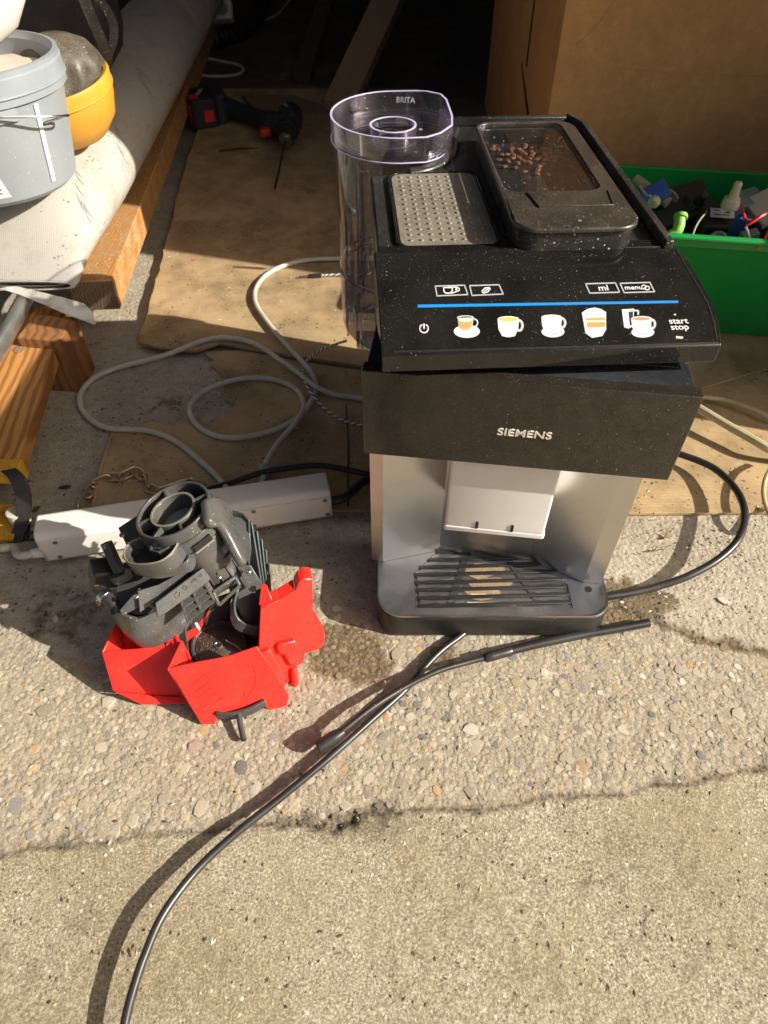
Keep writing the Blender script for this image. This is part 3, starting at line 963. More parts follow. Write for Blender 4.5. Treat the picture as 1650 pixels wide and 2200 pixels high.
# ---- water tank, clear, in the back left corner
tk0, tk1 = -.055, .083
tank_o = []
TDX = .016
cxm = .018
for k in range(25):                                        # half-round left end
    a = R(90 + 180 * k / 24)
    tank_o.append((cxm + .073 * math.cos(a) * 1.0, .3865 + .078 * math.sin(a)))
tank_o += [(.045, .3105), (.068, .322), (.083, .345), (.0865, .375), (.0865, .430)]
tank_o += [(.082, .4500), (.066, .4620), (.045, .4645)]
tank_o = [(p[0] + TDX if p[0] < .06 else p[0] + TDX * .55, p[1]) for p in tank_o]
def inset(poly, d):
    cx = sum(p[0] for p in poly) / len(poly); cy = sum(p[1] for p in poly) / len(poly)
    return [(cx + (p[0] - cx) * (1 - d / math.hypot(p[0] - cx, p[1] - cy)), cy + (p[1] - cy) * (1 - d / math.hypot(p[0] - cx, p[1] - cy))) for p in poly]
tank = MB()
n_ = len(tank_o)
zs = [(.150, .010), (.158, .004), (.165, .0015), (.240, .001), (.2405, .0035), (.247, .0035), (.2475, .001), (.398, .001)]
rows = [[(p[0], p[1], zz) for p in inset(tank_o, d)] for zz, d in zs]
vs = [p for r_ in rows for p in r_]
fs = [(i * n_ + k, i * n_ + (k + 1) % n_, (i + 1) * n_ + (k + 1) % n_, (i + 1) * n_ + k) for i in range(len(rows) - 1) for k in range(n_)]
fs.append(tuple(reversed(range(n_))))
tank.add(vs, fs, CAP)
tank = tank.build('water_tank', 'tank_clear', machine, angle=25)
# inner moulding of the tank: filter seat and bulkhead
m = MB()
m.prism([(-.02, .330), (.0, .318), (.022, .330), (.022, .372), (-.02, .372)], .152, .262, CAP, cap1=True)
m.lathe([(.012, .262), (.012, .278), (.008, .284)], 16, CAP @ Matrix.Translation((.004, .348, 0)))
m.build('filter_seat', 'tank_clear', tank)
m = MB()
m.wall([CAP @ Vector(p) for p in [(-.034, .395, .152), (-.01, .402, .152), (.06, .404, .152)]], (0, 0, .21), .002)
m.build('bulkhead', 'tank_clear', tank)
for (x, y, z1_, w_) in [(-.031, .352, .238, .0016), (-.018, .327, .238, .0012), (.006, .3135, .262, .0012), (.028, .3125, .262, .0016), (.050, .3165, .238, .0012), (-.012, .321, .392, .0010)]:
    MB().box(x - w_, x + w_, y, y + .003, .158, z1_, CAP).build('tank_rib', 'tank_rib', tank)
MB().ring(inset(tank_o, .0042), inset(tank_o, .0060), .2385, .2398, CAP).build('inner_ledge', 'tank_rib', tank)
# lid of the tank: rim, recessed floor with a round collar
LT0, LT1, LTF = .3985, .4225, .4040
o_, i_ = inset(tank_o, -.0015), inset(tank_o, .0015)
tl = MB().ring(o_, i_, LT0, LT1, CAP).build('tank_lid', 'lid_clear', tank, .0006)
MB().ring(inset(tank_o, -.0016), inset(tank_o, .0006), LT1 + .0001, LT1 + .0008, CAP).build('rim_edge', 'lid_edge', tl)
MB().ring(inset(tank_o, -.0024), inset(tank_o, -.0012), LT0 - .0006, LT0 + .0004, CAP).build('rim_edge', 'lid_edge', tl)
hx, hy, hr = .030, .378, .0245
fo = inset(tank_o, .0017)
ang = [math.atan2(p[1] - hy, p[0] - hx) for p in fo]
fi = [(hx + hr * math.cos(a), hy + hr * math.sin(a)) for a in ang]
MB().ring(fo, fi, LTF, LTF + .0018, CAP).build('lid_floor', 'lid_clear', tl)
MB().ring(circle(hr + .002, 32, hx, hy), circle(hr, 32, hx, hy), LTF + .0020, LTF + .0095, CAP).build('collar', 'lid_clear', tl, .0005)
MB().ring(circle(hr + .0022, 32, hx, hy), circle(hr - .0002, 32, hx, hy), LTF + .0096, LTF + .0102, CAP).build('collar_edge', 'lid_edge', tl)
MB().ring(circle(hr - .001, 32, hx, hy), circle(hr - .006, 32, hx, hy), LTF - .006, LTF - .001, CAP).build('collar', 'lid_clear', tl, .0005)
m = MB()
for k in range(6):
    a = R(30 + 60 * k)
    M_ = CAP @ Matrix.Translation((hx, hy, 0)) @ Matrix.Rotation(a, 4, 'Z')
    m.box(hr + .0021, hr + .0045, -.001, .001, LTF + .002, LTF + .0090, M_)
m.build('collar_rib', 'lid_clear', tl)['kind'] = 'stuff'
m = MB()
for (x, y, a) in [(-.010, .4590, 90), (.052, .4595, 90), (-.0345, .372, 10), (.012, .3150, 100), (.062, .3210, 70), (.0895, .40, 0)]:
    M_ = CAP @ Matrix.Translation((x, y, 0)) @ Matrix.Rotation(R(a), 4, 'Z')
    MB().box(-.004, .004, -.0012, .0012, LTF + .0018, LT1 - .001, M_).build('lid_rib', 'lid_clear', tl, .0003)
lettering('lid_lettering', 'BRITA', .0085, CAP @ basis((.050, .4575, .4150), (.985, -.17, 0), (0, 0, 1), (-.17, -.985, 0)), 'print_grey', tl, .0001, 0, .0002)
lettering('lid_mark', 'Z', .007, CAP @ Matrix.Translation((.062, .385, LTF + .0021)), 'print_grey', tl, .0001)
# ---- control panel: a sloping glossy slab that overhangs the front
P0 = CAP @ Vector((0, .0, .3705))
P1 = CAP @ Vector((0, .110, .3985))
ev = (P1 - P0).normalized(); eu = (CAP.to_3x3() @ Vector((1, 0, 0))).normalized(); en = eu.cross(ev)
PAN = basis(P0, eu, ev, en)
pani = PAN.inverted()
def pp(u, v):
    q = pani @ on_plane(u, v, P0, en)
    return (q.x, q.y)
outl = [pp(*q) for q in [(821, 764), (1551, 741), (1547, 705), (1537, 664), (1526, 640), (1478, 556), (1452, 532), (803, 541)]]
topv = [PAN @ Vector((x, y, 0)) for x, y in outl]
botv = [Vector((p.x, p.y, min(.353, p.z - .004))) for p in topv]
m = MB()
n_ = len(topv)
m.add(topv + botv, [tuple(range(n_)), tuple(reversed(range(n_, 2 * n_)))] + [(i, n_ + i, n_ + (i + 1) % n_, (i + 1) % n_) for i in range(n_)])
panel = m.build('control_panel', 'black_gloss', machine, .0011)
# chrome-bright front edge and side trim
def strip3(pts_px, wd, name, mat, h=.0004, off=0.0):
    m = MB()
    P = [Vector((*pp(u, v), off)) for u, v in pts_px]
    m.wall([PAN @ p for p in P], tuple(en * h), wd)
    return m.build(name, mat, panel)
strip3([(845, 756), (1200, 747), (1544, 737)], .0012, 'front_trim', 'steel', .0006)
strip3([(1454, 537), (1520, 650), (1533, 690), (1541, 733)], .0008, 'side_trim', 'steel', .0004)
# printed symbols: flat print lying on the panel
def decal(name, polys, mat, h=.0002):
    m = MB()
    for poly in polys:
        m.prism([pp(u, v) for u, v in poly], .00002, h, PAN)
    return m.build(name, mat, panel)
def outline(pts, wd=2.4, closed=True):
    """a thin printed line along pixel points"""
    out = []
    n = len(pts)
    for i in range(n if closed else n - 1):
        a, b = Vector(pts[i]), Vector(pts[(i + 1) % n])
        d = (b - a)
        if d.length < 1e-6: continue
        d.normalize()
        s = Vector((-d.y, d.x)) * wd * .5
        e = d * wd * .25
        out.append([tuple(a - s - e), tuple(b - s + e), tuple(b + s + e), tuple(a + s - e)])
    return out
def ell(cx, cy, rx, ry, n=22, a0=0, a1=360):
    full = abs(a1 - a0) == 360
    return [(cx + rx * math.cos(R(a0 + (a1 - a0) * k / (n if full else n - 1))), cy + ry * math.sin(R(a0 + (a1 - a0) * k / (n if full else n - 1)))) for k in range(n)]
decal('blue_line', [[(897, 655), (1457, 646), (1457, 651), (897, 661)]], 'print_blue')
for q in ([(935, 615), (998, 613), (1005, 633), (939, 636)], [(1009, 614), (1072, 612), (1081, 632), (1014, 635)], [(1258, 610), (1322, 608), (1331, 628), (1267, 630)], [(1332, 609), (1396, 607), (1406, 627), (1341, 629)]):
    decal('button_frame', outline(q, 2.4), 'print_grey')
decal('cup_symbol', outline([(953, 618), (972, 618), (971, 627), (966, 630), (958, 630), (954, 627)], 2.4) + outline([(963, 617), (983, 617), (980, 627), (970, 630)], 2.0, False) + outline(ell(983, 622, 4, 4, 10), 2), 'print_white')
decal('bean_symbol', outline([(1036, 625), (1042, 619), (1051, 618), (1053, 621), (1048, 627), (1039, 630), (1036, 628)], 2.2) + outline([(1039, 629), (1043, 624), (1049, 621), (1052, 618)], 1.8, False), 'print_white')
decal('gear_symbol', outline(ell(1383, 617, 5, 4, 12), 2.2) + outline(ell(1390, 619, 5, 4, 12), 2.2), 'print_white')
decal('power_symbol', outline(ell(911, 706, 9, 9, 20, -60, 240), 2.6, False) + outline([(911, 696), (911, 706)], 2.6, False), 'print_white')
def ptext(name, s, u, v, size, mat='print_white', bold=.0002):
    x, y = pp(u, v)
    d = Vector(pp(u + 30, v - .8)) - Vector((x, y))
    a = math.atan2(d.y, d.x)
    return lettering(name, s, size, PAN @ Matrix.Translation((x, y, .00012)) @ Matrix.Rotation(a, 4, 'Z'), mat, panel, .00008, 0, bold)
ptext('button_text', 'ml', 1296, 619, .0092, bold=.00008)
ptext('button_text', 'menu', 1361, 618, .0070, bold=.00008)
ptext('button_text', 'start', 1457, 690, .0086, bold=.00008)
ptext('button_text', 'stop', 1460, 703, .0086, bold=.00008)
def flatcup(cx, cy, wd, ht, fill, saucer=True, handle=True, sc_=1.0):
    """printed picture of a cup, centre of rim at cx,cy"""
    if saucer:
        decal('cup_picture', [ell(cx + 3, cy + ht * .90, wd * 1.12, ht * .36)], 'print_cup', .00012)
        decal('cup_picture', [ell(cx + 3, cy + ht * .92, wd * .62, ht * .20)], 'print_cup_shade', .00016)
    if handle:
        decal('cup_picture', outline(ell(cx + wd * 1.02, cy + ht * .36, wd * .30, ht * .28, 12, -100, 110), 5, False), 'print_white', .0002)
    decal('cup_picture', [[(cx - wd, cy), (cx + wd, cy - 1), (cx + wd * .93, cy + ht * .55), (cx + wd * .62, cy + ht * .95), (cx, cy + ht * 1.02), (cx - wd * .58, cy + ht * .95), (cx - wd * .92, cy + ht * .55)]], 'print_white', .00024)
    decal('cup_picture', [[(cx + wd * .35, cy + 4), (cx + wd, cy), (cx + wd * .93, cy + ht * .55), (cx + wd * .62, cy + ht * .95), (cx + wd * .2, cy + ht)]], 'print_cup', .00028)
    decal('cup_picture', [ell(cx, cy, wd, ht * .16)], 'print_white', .00032)
    decal('cup_picture', [ell(cx, cy + .6, wd * .86, ht * .12)], fill, .00036)
flatcup(1092, 686, 23, 38, 'print_crema', False)
flatcup(1185, 682, 22, 34, 'print_milk', True)
flatcup(1378, 685, 22, 32, 'print_cocoa', True)
# espresso glass
decal('cup_picture', [ell(1003, 712, 28, 14)], 'print_cup', .00012)
decal('cup_picture', [[(983, 683), (1018, 682), (1014, 706), (1005, 712), (994, 712), (986, 705)]], 'print_grey', .00018)
decal('cup_picture', [[(984, 688), (1016, 687), (1012, 703), (1004, 707), (994, 707), (987, 702)]], 'print_coffee', .00024)
decal('cup_picture', [ell(1000, 688, 15, 4)], 'print_milk', .0003)
decal('cup_picture', outline(ell(1019, 694, 7, 8, 10, -90, 90), 2.6, False) + outline(ell(1000, 683, 17.5, 4, 20), 1.6), 'print_cup', .0003)
# tall latte glass
decal('cup_picture', [[(1250, 672), (1262, 664), (1277, 661), (1291, 664), (1302, 671), (1302, 708), (1294, 722), (1272, 726), (1258, 716)]], 'print_cup', .00016)
decal('cup_picture', [[(1250, 672), (1264, 665), (1278, 661), (1292, 665), (1302, 671), (1300, 682), (1276, 684), (1255, 682)]], 'print_white', .0002)
decal('cup_picture', [[(1258, 684), (1300, 682), (1300, 703), (1262, 704)]], 'print_coffee', .00022)
decal('cup_picture', [[(1259, 689), (1300, 688), (1300, 692), (1260, 693)]], 'print_milk', .00026)
# thermos jug behind the last cup
decal('cup_picture', [[(1336, 665), (1362, 663), (1361, 700), (1350, 706), (1341, 703)]], 'print_white', .0001)
decal('cup_picture', [[(1350, 670), (1360, 669), (1360, 698), (1353, 700)]], 'print_dark', .00016)
decal('cup_picture', outline([(1362, 667), (1371, 668), (1371, 676)], 3, False), 'print_cup', .00016)
# scuffs where start/stop has been pressed most
decal('scuff', [[(1452, 722), (1468, 724), (1466, 728), (1453, 727)], [(1446, 676), (1452, 674), (1452, 678)]], 'crumb', .0002)

# ---- coffee beans lying in the hopper
bm_ = MB()
pr = [(.0002, -.0048), (.0018, -.0040), (.0026, -.0022), (.0029, 0), (.0026, .0022), (.0018, .0040), (.0002, .0048)]
vs, fs = [], []
nk = 10
for r_, zz in pr:
    for k in range(nk):
        a = 2 * math.pi * k / nk
        y = r_ * math.sin(a)
        vs.append((r_ * math.cos(a) * (1 if k != nk // 4 else .6), max(y, -.0006) * (.75 if k in (2, 3) else 1), zz))
for i in range(len(pr) - 1):
    for k in range(nk):
        fs.append((i * nk + k, i * nk + (k + 1) % nk, (i + 1) * nk + (k + 1) % nk, (i + 1) * nk + k))
fs += [tuple(range(nk)), tuple(range((len(pr) - 1) * nk, len(pr) * nk))]
bm_.add(vs, fs)
bean0 = None
spots = []
for k in range(400):
    if len(spots) >= 46: break
    u = random.gauss(1132, 36); v = random.gauss(324, 19)
    if k % 6 == 0: u, v = random.uniform(1085, 1195), random.uniform(320, 372)
    q = capi @ at(u, v, .4005)
    if lx0 + .012 < q.x < lx1 - .020 and ly0 + .080 < q.y < ly1 - .014:
        if all((q.x - a.x) ** 2 + (q.y - a.y) ** 2 > .0055 ** 2 for a in spots):
            spots.append(q)
for q in spots:
    p = CAP @ Vector((q.x, q.y, LZ0 + .003 + .0022))
    if bean0 is None:
        bean0 = bm_.build('coffee_bean', 'bean', loc=(0, 0, 0)); o = bean0
    else:
        o = bean0.copy(); COL.objects.link(o)
    o.matrix_world = Matrix.Translation(p) @ Matrix.Rotation(random.uniform(0, 6.28), 4, 'Z') @ Matrix.Rotation(R(90) + random.uniform(-.12, .12), 4, 'X') @ Matrix.Scale(random.uniform(.72, .92), 4)
    tag(o, 'small brown roasted coffee bean lying under the clear hopper window', 'coffee bean', 'coffee beans left in the hopper')

# ================================================================== CARDBOARD ON THE FLOOR
def gsheet(name, px, z0, th, mat, label, group, jag=0.0, close_frame=None, extra=None, jag_edges=()):
    P = [at(u, v, z0) for u, v in px]
    out = []
    n = len(P)
    for i in range(n):
        a, b = P[i], P[(i + 1) % n]
        out.append((a.x, a.y))
        if i in jag_edges:
            L = (b - a).length
            k = max(2, int(L / .012))
            s = Vector((-(b - a).y, (b - a).x)).normalized()
            for q in range(1, k):
                t = q / k
                d = random.uniform(-1, 1) * jag + math.sin(t * 9 + i) * jag
                out.append((a.x + (b.x - a.x) * t + s.x * d, a.y + (b.y - a.y) * t + s.y * d))
    cx, cy = sum(p[0] for p in out) / len(out), sum(p[1] for p in out) / len(out)
    m = MB().prism(out, z0 - th, z0)
    o = m.build(name, mat, loc=(cx, cy, z0 - th), bevel=.0006)
    tag(o, label, 'cardboard sheet', group)
    return o
gsheet('cardboard_sheet', [(195, 1092), (240, 925), (330, 905), (430, 915), (500, 880), (470, 800), (440, 755), (560, 750), (800, 745), (1330, 800), (1560, 800), (1900, 800), (1900, 1098), (1650, 1100), (1500, 1101), (1340, 1103), (1000, 1098), (600, 1094)],
       .0065, .005, 'cardboard_floor', 'brown cardboard sheet under the back of the coffee machine, front edge by bare concrete', 'cardboard sheets on the floor', .003, jag_edges=(1, 2, 3, 4, 5))
gsheet('cardboard_sheet', [(298, 736), (330, 620), (362, 500), (385, 400), (420, 290), (470, 190), (900, 190), (1050, 520), (1000, 770), (780, 785), (640, 765), (470, 735), (420, 752), (360, 748)],
       .0165, .006, 'cardboard_old', 'worn brown cardboard sheet lying behind the water tank with the drill on its far end', 'cardboard sheets on the floor', .0018, jag_edges=(0, 1, 2, 3))
gsheet('cardboard_sheet', [(1400, 872), (1510, 832), (1660, 788), (1900, 740), (1900, 640), (1500, 640), (1300, 700), (1250, 830)],
       .0120, .005, 'cardboard_old', 'dark cardboard piece lying in front of the green bin', 'cardboard sheets on the floor')

def floor_mark(sheet, px, z, th, mat, name):
    m = MB()
    P = [at(u, v, z) for u, v in px]
    m.prism([(p.x, p.y) for p in P], z - th, z)
    ob = m.build(name, mat, sheet)
    return ob
sheets = [o for o in COL.objects if o.name.startswith('cardboard_sheet')]
floor_mark(sheets[0], [(742, 870), (745, 870), (752, 960), (750, 1088), (746, 1088), (746, 960)], .0070, .0006, 'leaf_dark', 'crease')
floor_mark(sheets[0], [(470, 768), (520, 756), (600, 762), (640, 790), (560, 800), (520, 828), (500, 870), (478, 850), (486, 810)], .0072, .0007, 'cardboard_old', 'torn_layer')
floor_mark(sheets[0], [(215, 1000), (236, 935), (243, 935), (222, 1000), (203, 1088), (196, 1088)], .0078, .0014, 'cardboard_floor', 'torn_layer')
floor_mark(sheets[1], [(660, 430), (700, 410), (724, 428), (705, 470), (690, 520), (676, 560), (668, 500)], .0171, .0007, 'cardboard_floor', 'torn_layer')
floor_mark(sheets[1], [(600, 452), (640, 440), (652, 448), (640, 470), (612, 466)], .0171, .0007, 'cardboard_floor', 'torn_layer')
floor_mark(sheets[1], [(500, 571), (560, 574), (575, 577), (560, 579), (500, 575)], .0170, .0005, 'leaf_dark', 'crease')
floor_mark(sheets[1], [(470, 322), (520, 316), (560, 318), (520, 321), (472, 327)], .0170, .0005, 'leaf_dark', 'crease')

# ================================================================== CABLES AND HOSES
def cable(name, px, r, mat, label, cat, group=None, sub=7, closed=False, n=10, lift=0.0, parts=None, zdef=None):
    pts = []
    for q in px:
        z = q[2] if len(q) > 2 else (zdef if zdef is not None else r + .0005)
        pts.append(at(q[0], q[1], z))
    path = smooth(pts, sub, closed)
    m = MB().tube(path, r, n, closed)
    o = m.build(name, mat, loc=(path[0].x, path[0].y, 0))
    tag(o, label, cat, group)
    return o, path
ZC = .0130
cable('extension_cable', [(1000, 600, .023), (850, 560, .023), (722, 556, .023), (640, 562, .0225), (582, 584, .0225), (552, 615, .0225), (549, 650, .0225), (575, 692, .0225), (620, 746, .0225), (660, 788, .021), (679, 822, ZC), (673, 855, ZC), (640, 897, ZC + .002),
                          (580, 927, ZC), (500, 941, ZC), (440, 926, ZC), (409, 890, ZC), (421, 855, ZC), (470, 826, ZC), (540, 812, ZC), (602, 819, ZC), (640, 840, ZC), (653, 872, ZC + .001), (637, 906, ZC + .009), (602, 946, ZC + .004), (575, 988, .015), (566, 1020, .018), (563, 1048, .018)],
      .0042, 'white_cable', 'grubby white cable that makes the small closed loop on the cardboard', 'cable', 'white cables on the floor', 6)
cable('extension_cable', [(840, 875, ZC), (775, 856, ZC), (720, 848, ZC), (675, 828, ZC + .010), (640, 800, .019), (600, 772, .023), (550, 740, .0235), (495, 726, .024), (440, 731, .022), (350, 765, .012), (250, 791, .006), (195, 818, .006), (171, 855, .006), (186, 893, .006), (232, 920, .009), (320, 926, ZC), (380, 950, ZC), (430, 990, ZC), (468, 1025, .016), (492, 1055, .018)],
      .0043, 'white_cable', 'grubby white cable that swings out widest to the left over bare concrete', 'cable', 'white cables on the floor', 6)
# braided black and white cable with an inline plug
def braided(name, px, r, label):
    path = smooth([at(u, v, zz) for u, v, zz in px], 14)
    m = MB().tube(path, r, 8, mifn=lambda i, k: (i + k) // 2 % 2)
    o = m.build(name, ['label_ink', 'print_cup_shade' if False else 'label_white'], loc=(path[0].x, path[0].y, 0))
    tag(o, label, 'cable', 'braided audio cables')
    return o
braided('braided_cable', [(745, 732, .030), (725, 738, .027), (690, 752, .024), (662, 772, .022), (651, 797, .020), (660, 830, .021), (690, 870, .013), (730, 900, .0105), (778, 914, .0105), (840, 925, .0105)], .0022, 'black and white braided cable curving down left of the front panel')
jk = braided('braided_cable', [(690, 592, .0205), (725, 590, .0205), (800, 588, .0205)], .0024, 'short end of braided cable with a small black jack plug behind the tank')
a, b, c = at(690, 592, .0205), at(665, 593, .0205), at(643, 595, .0205)
MB().tube([a, a + (b - a) * .2, b, b + (c - b) * .15], [.0042, .0045, .0040, .003], 10).build('plug', 'rubber', jk)
MB().tube([b + (c - b) * .1, b + (c - b) * .6, b + (c - b) * .65, c, c + (c - b) * .1], [.0018, .0018, .0013, .0018, .0006], 8).build('jack_tip', 'wire_steel', jk)
cable('power_cable', [(395, 1075, .012), (430, 1056, .014), (500, 1035, .020), (560, 1016, .022), (610, 1007, .022), (680, 1000, .022), (740, 1008, .020), (800, 1022, .014), (860, 1040, .012)], .0042, 'rubber', 'black power cable arching behind the white power strip', 'cable')
cable('extension_cable', [(470, 48), (410, 88), (402, 105), (420, 120), (470, 130), (512, 140), (523, 150), (510, 160), (470, 164), (425, 160), (396, 145)], .0045, 'white_cable', 'thin white cord lying in an S curve on the dark garage floor', 'cable', None, 6, zdef=.006)
cable('extension_cable', [(690, -60, .03), (640, -20, .02), (615, 10, .01), (595, 32, .006), (560, 47, .006), (515, 55, .006)], .0045, 'white_cable', 'thin white cord in the dark running up out of view left of the strut', 'cable', None, 6)
# corrugated vacuum hose
p = smooth([at(u, v, zz) for u, v, zz in [(330, 95, .03), (400, 92, .03), (470, 82, .03), (530, 58, .03), (560, 20, .035), (570, -40, .06)]], 26)
o = MB().tube(p, [.028 + .0035 * (1 if k % 4 < 2 else -1) for k in range(len(p))], 14).build('vacuum_hose', 'drill_black', loc=(p[0].x, p[0].y, 0), angle=60)
tag(o, 'black corrugated hose below the socket strip in the dark', 'hose')
# black hose looping on the right of the machine
cable('drain_hose', [(1180, 930, .02), (1330, 950, .02), (1420, 965, .022), (1465, 977, .024), (1532, 1005, .026), (1580, 1050, .030), (1600, 1100, .032), (1588, 1155, .031), (1545, 1200, .024), (1480, 1237, .016), (1420, 1258, .009), (1365, 1272, .006), (1310, 1281, .006), (1250, 1290, .006)],
      .0048, 'hose', 'thick black rubber hose looping out from the right side of the coffee machine', 'hose', None, 8, n=14)
hl, _p = cable('water_hose', [(1015, 1345, .006), (985, 1370, .0065), (955, 1392, .0068), (925, 1420, .007), (870, 1482, .008), (800, 1545, .009), (700, 1634, .010), (600, 1716, .010), (500, 1796, .011), (420, 1872, .012), (352, 1962, .0155), (312, 2050, .0165), (285, 2130, .016), (268, 2200, .015), (255, 2290, .012), (240, 2400, .008)],
      .0038, 'hose', 'long thin black hose snaking from under the drip tray to the bottom edge', 'hose', None, 8, n=14)
# short hose with two swollen fittings
sh = thing('connecting_tube', 'short black tube with a wide plug at one end lying over the long hose', 'tube', (at(900, 1460).x, at(900, 1460).y, 0))
pts = [(706, 1592, .017), (738, 1568, .019), (800, 1520, .020), (870, 1476, .018), (940, 1442, .017), (1000, 1424, .013), (1045, 1412, .011), (1090, 1400, .010)]
MB().tube(smooth([at(*q) for q in pts], 7), .0033, 12).build('tube', 'rubber', sh)
a, b = at(682, 1607, .0155), at(738, 1571, .019)
MB().tube([a, a + (b - a) * .03, a + (b - a) * .6, a + (b - a) * .78, b], [.0062, .0070, .0071, .0062, .0046], 16).build('end_plug', 'rubber', sh)
a, b = at(1040, 1414, .0115), at(1098, 1398, .0105)
MB().tube([a, a + (b - a) * .06, a + (b - a) * .3, a + (b - a) * .6, a + (b - a) * .92, b], [.0042, .0056, .0059, .0054, .0060, .0052], 16).build('coupling', 'rubber', sh)
MB().tube(smooth([at(*q) for q in [(1094, 1399, .0105), (1150, 1385, .0095), (1250, 1364, .0085), (1330, 1350, .008), (1394, 1338, .008)]], 5), .0051, 14).build('sleeve', 'hose', sh)
# yellowed cables on the right
cable('yellow_cable', [(1400, 835, .030), (1470, 860, .034), (1510, 882, .034), (1560, 912, .033), (1610, 940, .031), (1660, 968, .028), (1730, 990, .018)], .0062, 'yellow_cable', 'thicker yellowed cable raised above the cardboard at the right edge', 'cable', 'yellowed cables at the right edge')
cable('yellow_cable', [(1420, 845, .018), (1512, 853, .018), (1560, 860, .018), (1620, 880, .018), (1670, 902, .017), (1750, 920, .017)], .0034, 'yellow_cable', 'thinner yellowed cable running flat behind the raised one', 'cable', 'yellowed cables at the right edge')
cable('yellow_cable', [(1690, 985, .03), (1662, 1000, .03), (1646, 1025, .03), (1640, 1055, .03), (1645, 1085, .03), (1660, 1115, .03), (1690, 1130, .03), (1720, 1080, .03)], .0030, 'yellow_cable', 'thin yellowed cable loop standing at the right edge over the cardboard front', 'cable', 'yellowed cables at the right edge', closed=False)

# ================================================================== WHITE POWER STRIP
ps = thing('power_strip', 'white plastic power strip lying on its side behind the red container', 'power strip', (at(400, 1160).x, at(400, 1160).y, 0))
A, B = at(106, 1219, 0), at(716, 1121, 0)
ex = (B - A); LS = ex.length; ex.normalize()
ey = Vector((-ex.y, ex.x, 0))
PS = basis(A + Vector((0, 0, .0085)), ex, ey, Vector((0, 0, 1)))
SH, SW = .050, .046
m = MB()
prof = [(0, .003), (.0012, .0005), (.004, 0), (SW - .004, 0), (SW, .004), (SW, SH - .010), (SW - .008, SH - .001), (.016, SH), (.006, SH - .0015), (.001, SH - .008)]
vs = [(x, p[0], p[1]) for x in (0, LS) for p in prof]
n_ = len(prof)
m.add(vs, [tuple(range(n_)), tuple(reversed(range(n_, 2 * n_)))] + [(i, (i + 1) % n_, n_ + (i + 1) % n_, n_ + i) for i in range(n_)], PS)
m.build('casing', 'white_plastic', ps, .004, seg=3)
m = MB()
m.box(.004, LS - .004, -.0009, .0012, .005, SH - .010, PS)
m.build('cover_plate', 'white_plastic', ps, .0008)
for (u, v) in [(115, 1160), (136, 1208), (542, 1085), (548, 1138), (697, 1060), (705, 1112), (345, 1118), (350, 1170)]:
    q = PS.inverted() @ on_plane(u, v, PS @ Vector((0, -.001, 0)), ey)
    MB().lathe([(.0030, 0), (.0030, .0006), (.0018, .0009), (.0014, .0005)], 12, PS @ Matrix.Translation((q.x, -.0009, min(max(q.z, .009), SH - .014))) @ Matrix.Rotation(R(90), 4, 'X')).build('screw', 'screw', ps)
p = smooth([PS @ Vector((.012, .010, .011)), PS @ Vector((-.004, .010, .011)), PS @ Vector((-.03, .010, .011)), at(30, 1176, .010), at(0, 1178, .009), at(-60, 1178, .008), at(-140, 1190, .007)], 6)
MB().tube(p, .0052, 12).build('lead', 'white_cable', ps)
MB().tube([PS @ Vector((.002, .010, .011)), PS @ Vector((-.016, .010, .011))], [.0075, .0058], 12).build('strain_relief', 'white_plastic', ps)
tag(MB().tube(smooth([PS @ Vector((LS + .002, .012, .020)), PS @ Vector((LS + .02, .014, .020)), at(790, 1030, .018), at(850, 1040, .012)], 6), .006, 10).build('plug_cable', 'rubber', loc=(at(740, 1035).x, at(740, 1035).y, 0)), 'short black plug lead leaving the right end of the white power strip', 'cable')
# small grey knob standing behind the strip
kb = at(572, 1030, 0)
tag(MB().lathe([(.009, .007), (.0095, .018), (.008, .024), (.0045, .026)], 16, Matrix.Translation(kb)).build('knob', 'bucket_grey', loc=kb), 'small grey round knob where the white cable meets the power strip', 'knob')

# ================================================================== CHAIN
ch = thing('chain', 'dull steel link chain lying crookedly on the edge of the cardboard', 'chain', (at(300, 1030).x, at(300, 1030).y, 0))
cp = smooth([at(u, v, zz) for u, v, zz in [(172, 1090, .006), (190, 1062, .007), (212, 1030, .009), (245, 1025, .0125), (278, 1022, .0125), (297, 1003, .016), (306, 1012, .016), (312, 1040, .0125), (332, 1058, .0125), (360, 1050, .0125), (395, 1040, .0125), (420, 1034, .0125), (450, 1050, .0125)]], 12)
LP = .023
link = None
acc, last, cnt = 0.0, cp[0], 0
centers = [cp[0]]
for q in cp[1:]:
    if (q - centers[-1]).length >= LP * .86:
        centers.append(q)
for i in range(len(centers) - 1):
    a, b = centers[i], centers[i + 1]
    d = (b - a).normalized()
    mid = (a + b) * .5
    side = Vector((-d.y, d.x, 0)).normalized()
    upv = d.cross(side) * -1
    rollang = R(20) if i % 2 else R(68)
    sx = side * math.cos(rollang) + Vector((0, 0, 1)) * math.sin(rollang)
    sz = d.cross(sx)
    if link is None:
        st = []
        hl_, rr_ = LP * .36, .0055
        for k in range(9): st.append((hl_ + rr_ * math.sin(R(180 * k / 8)), rr_ * math.cos(R(180 * k / 8)), 0))
        for k in range(9): st.append((-hl_ - rr_ * math.sin(R(180 * k / 8)), -rr_ * math.cos(R(180 * k / 8)), 0))
        link = MB().tube(st, .0018, 8, True).build('link', 'chain_steel', loc=(0, 0, 0))
        o = link
    else:
        o = link.copy(); COL.objects.link(o)
    o.parent = ch
    o.matrix_local = Matrix.Translation(-Vector(ch.location)) @ basis(mid, d, sx, sz)
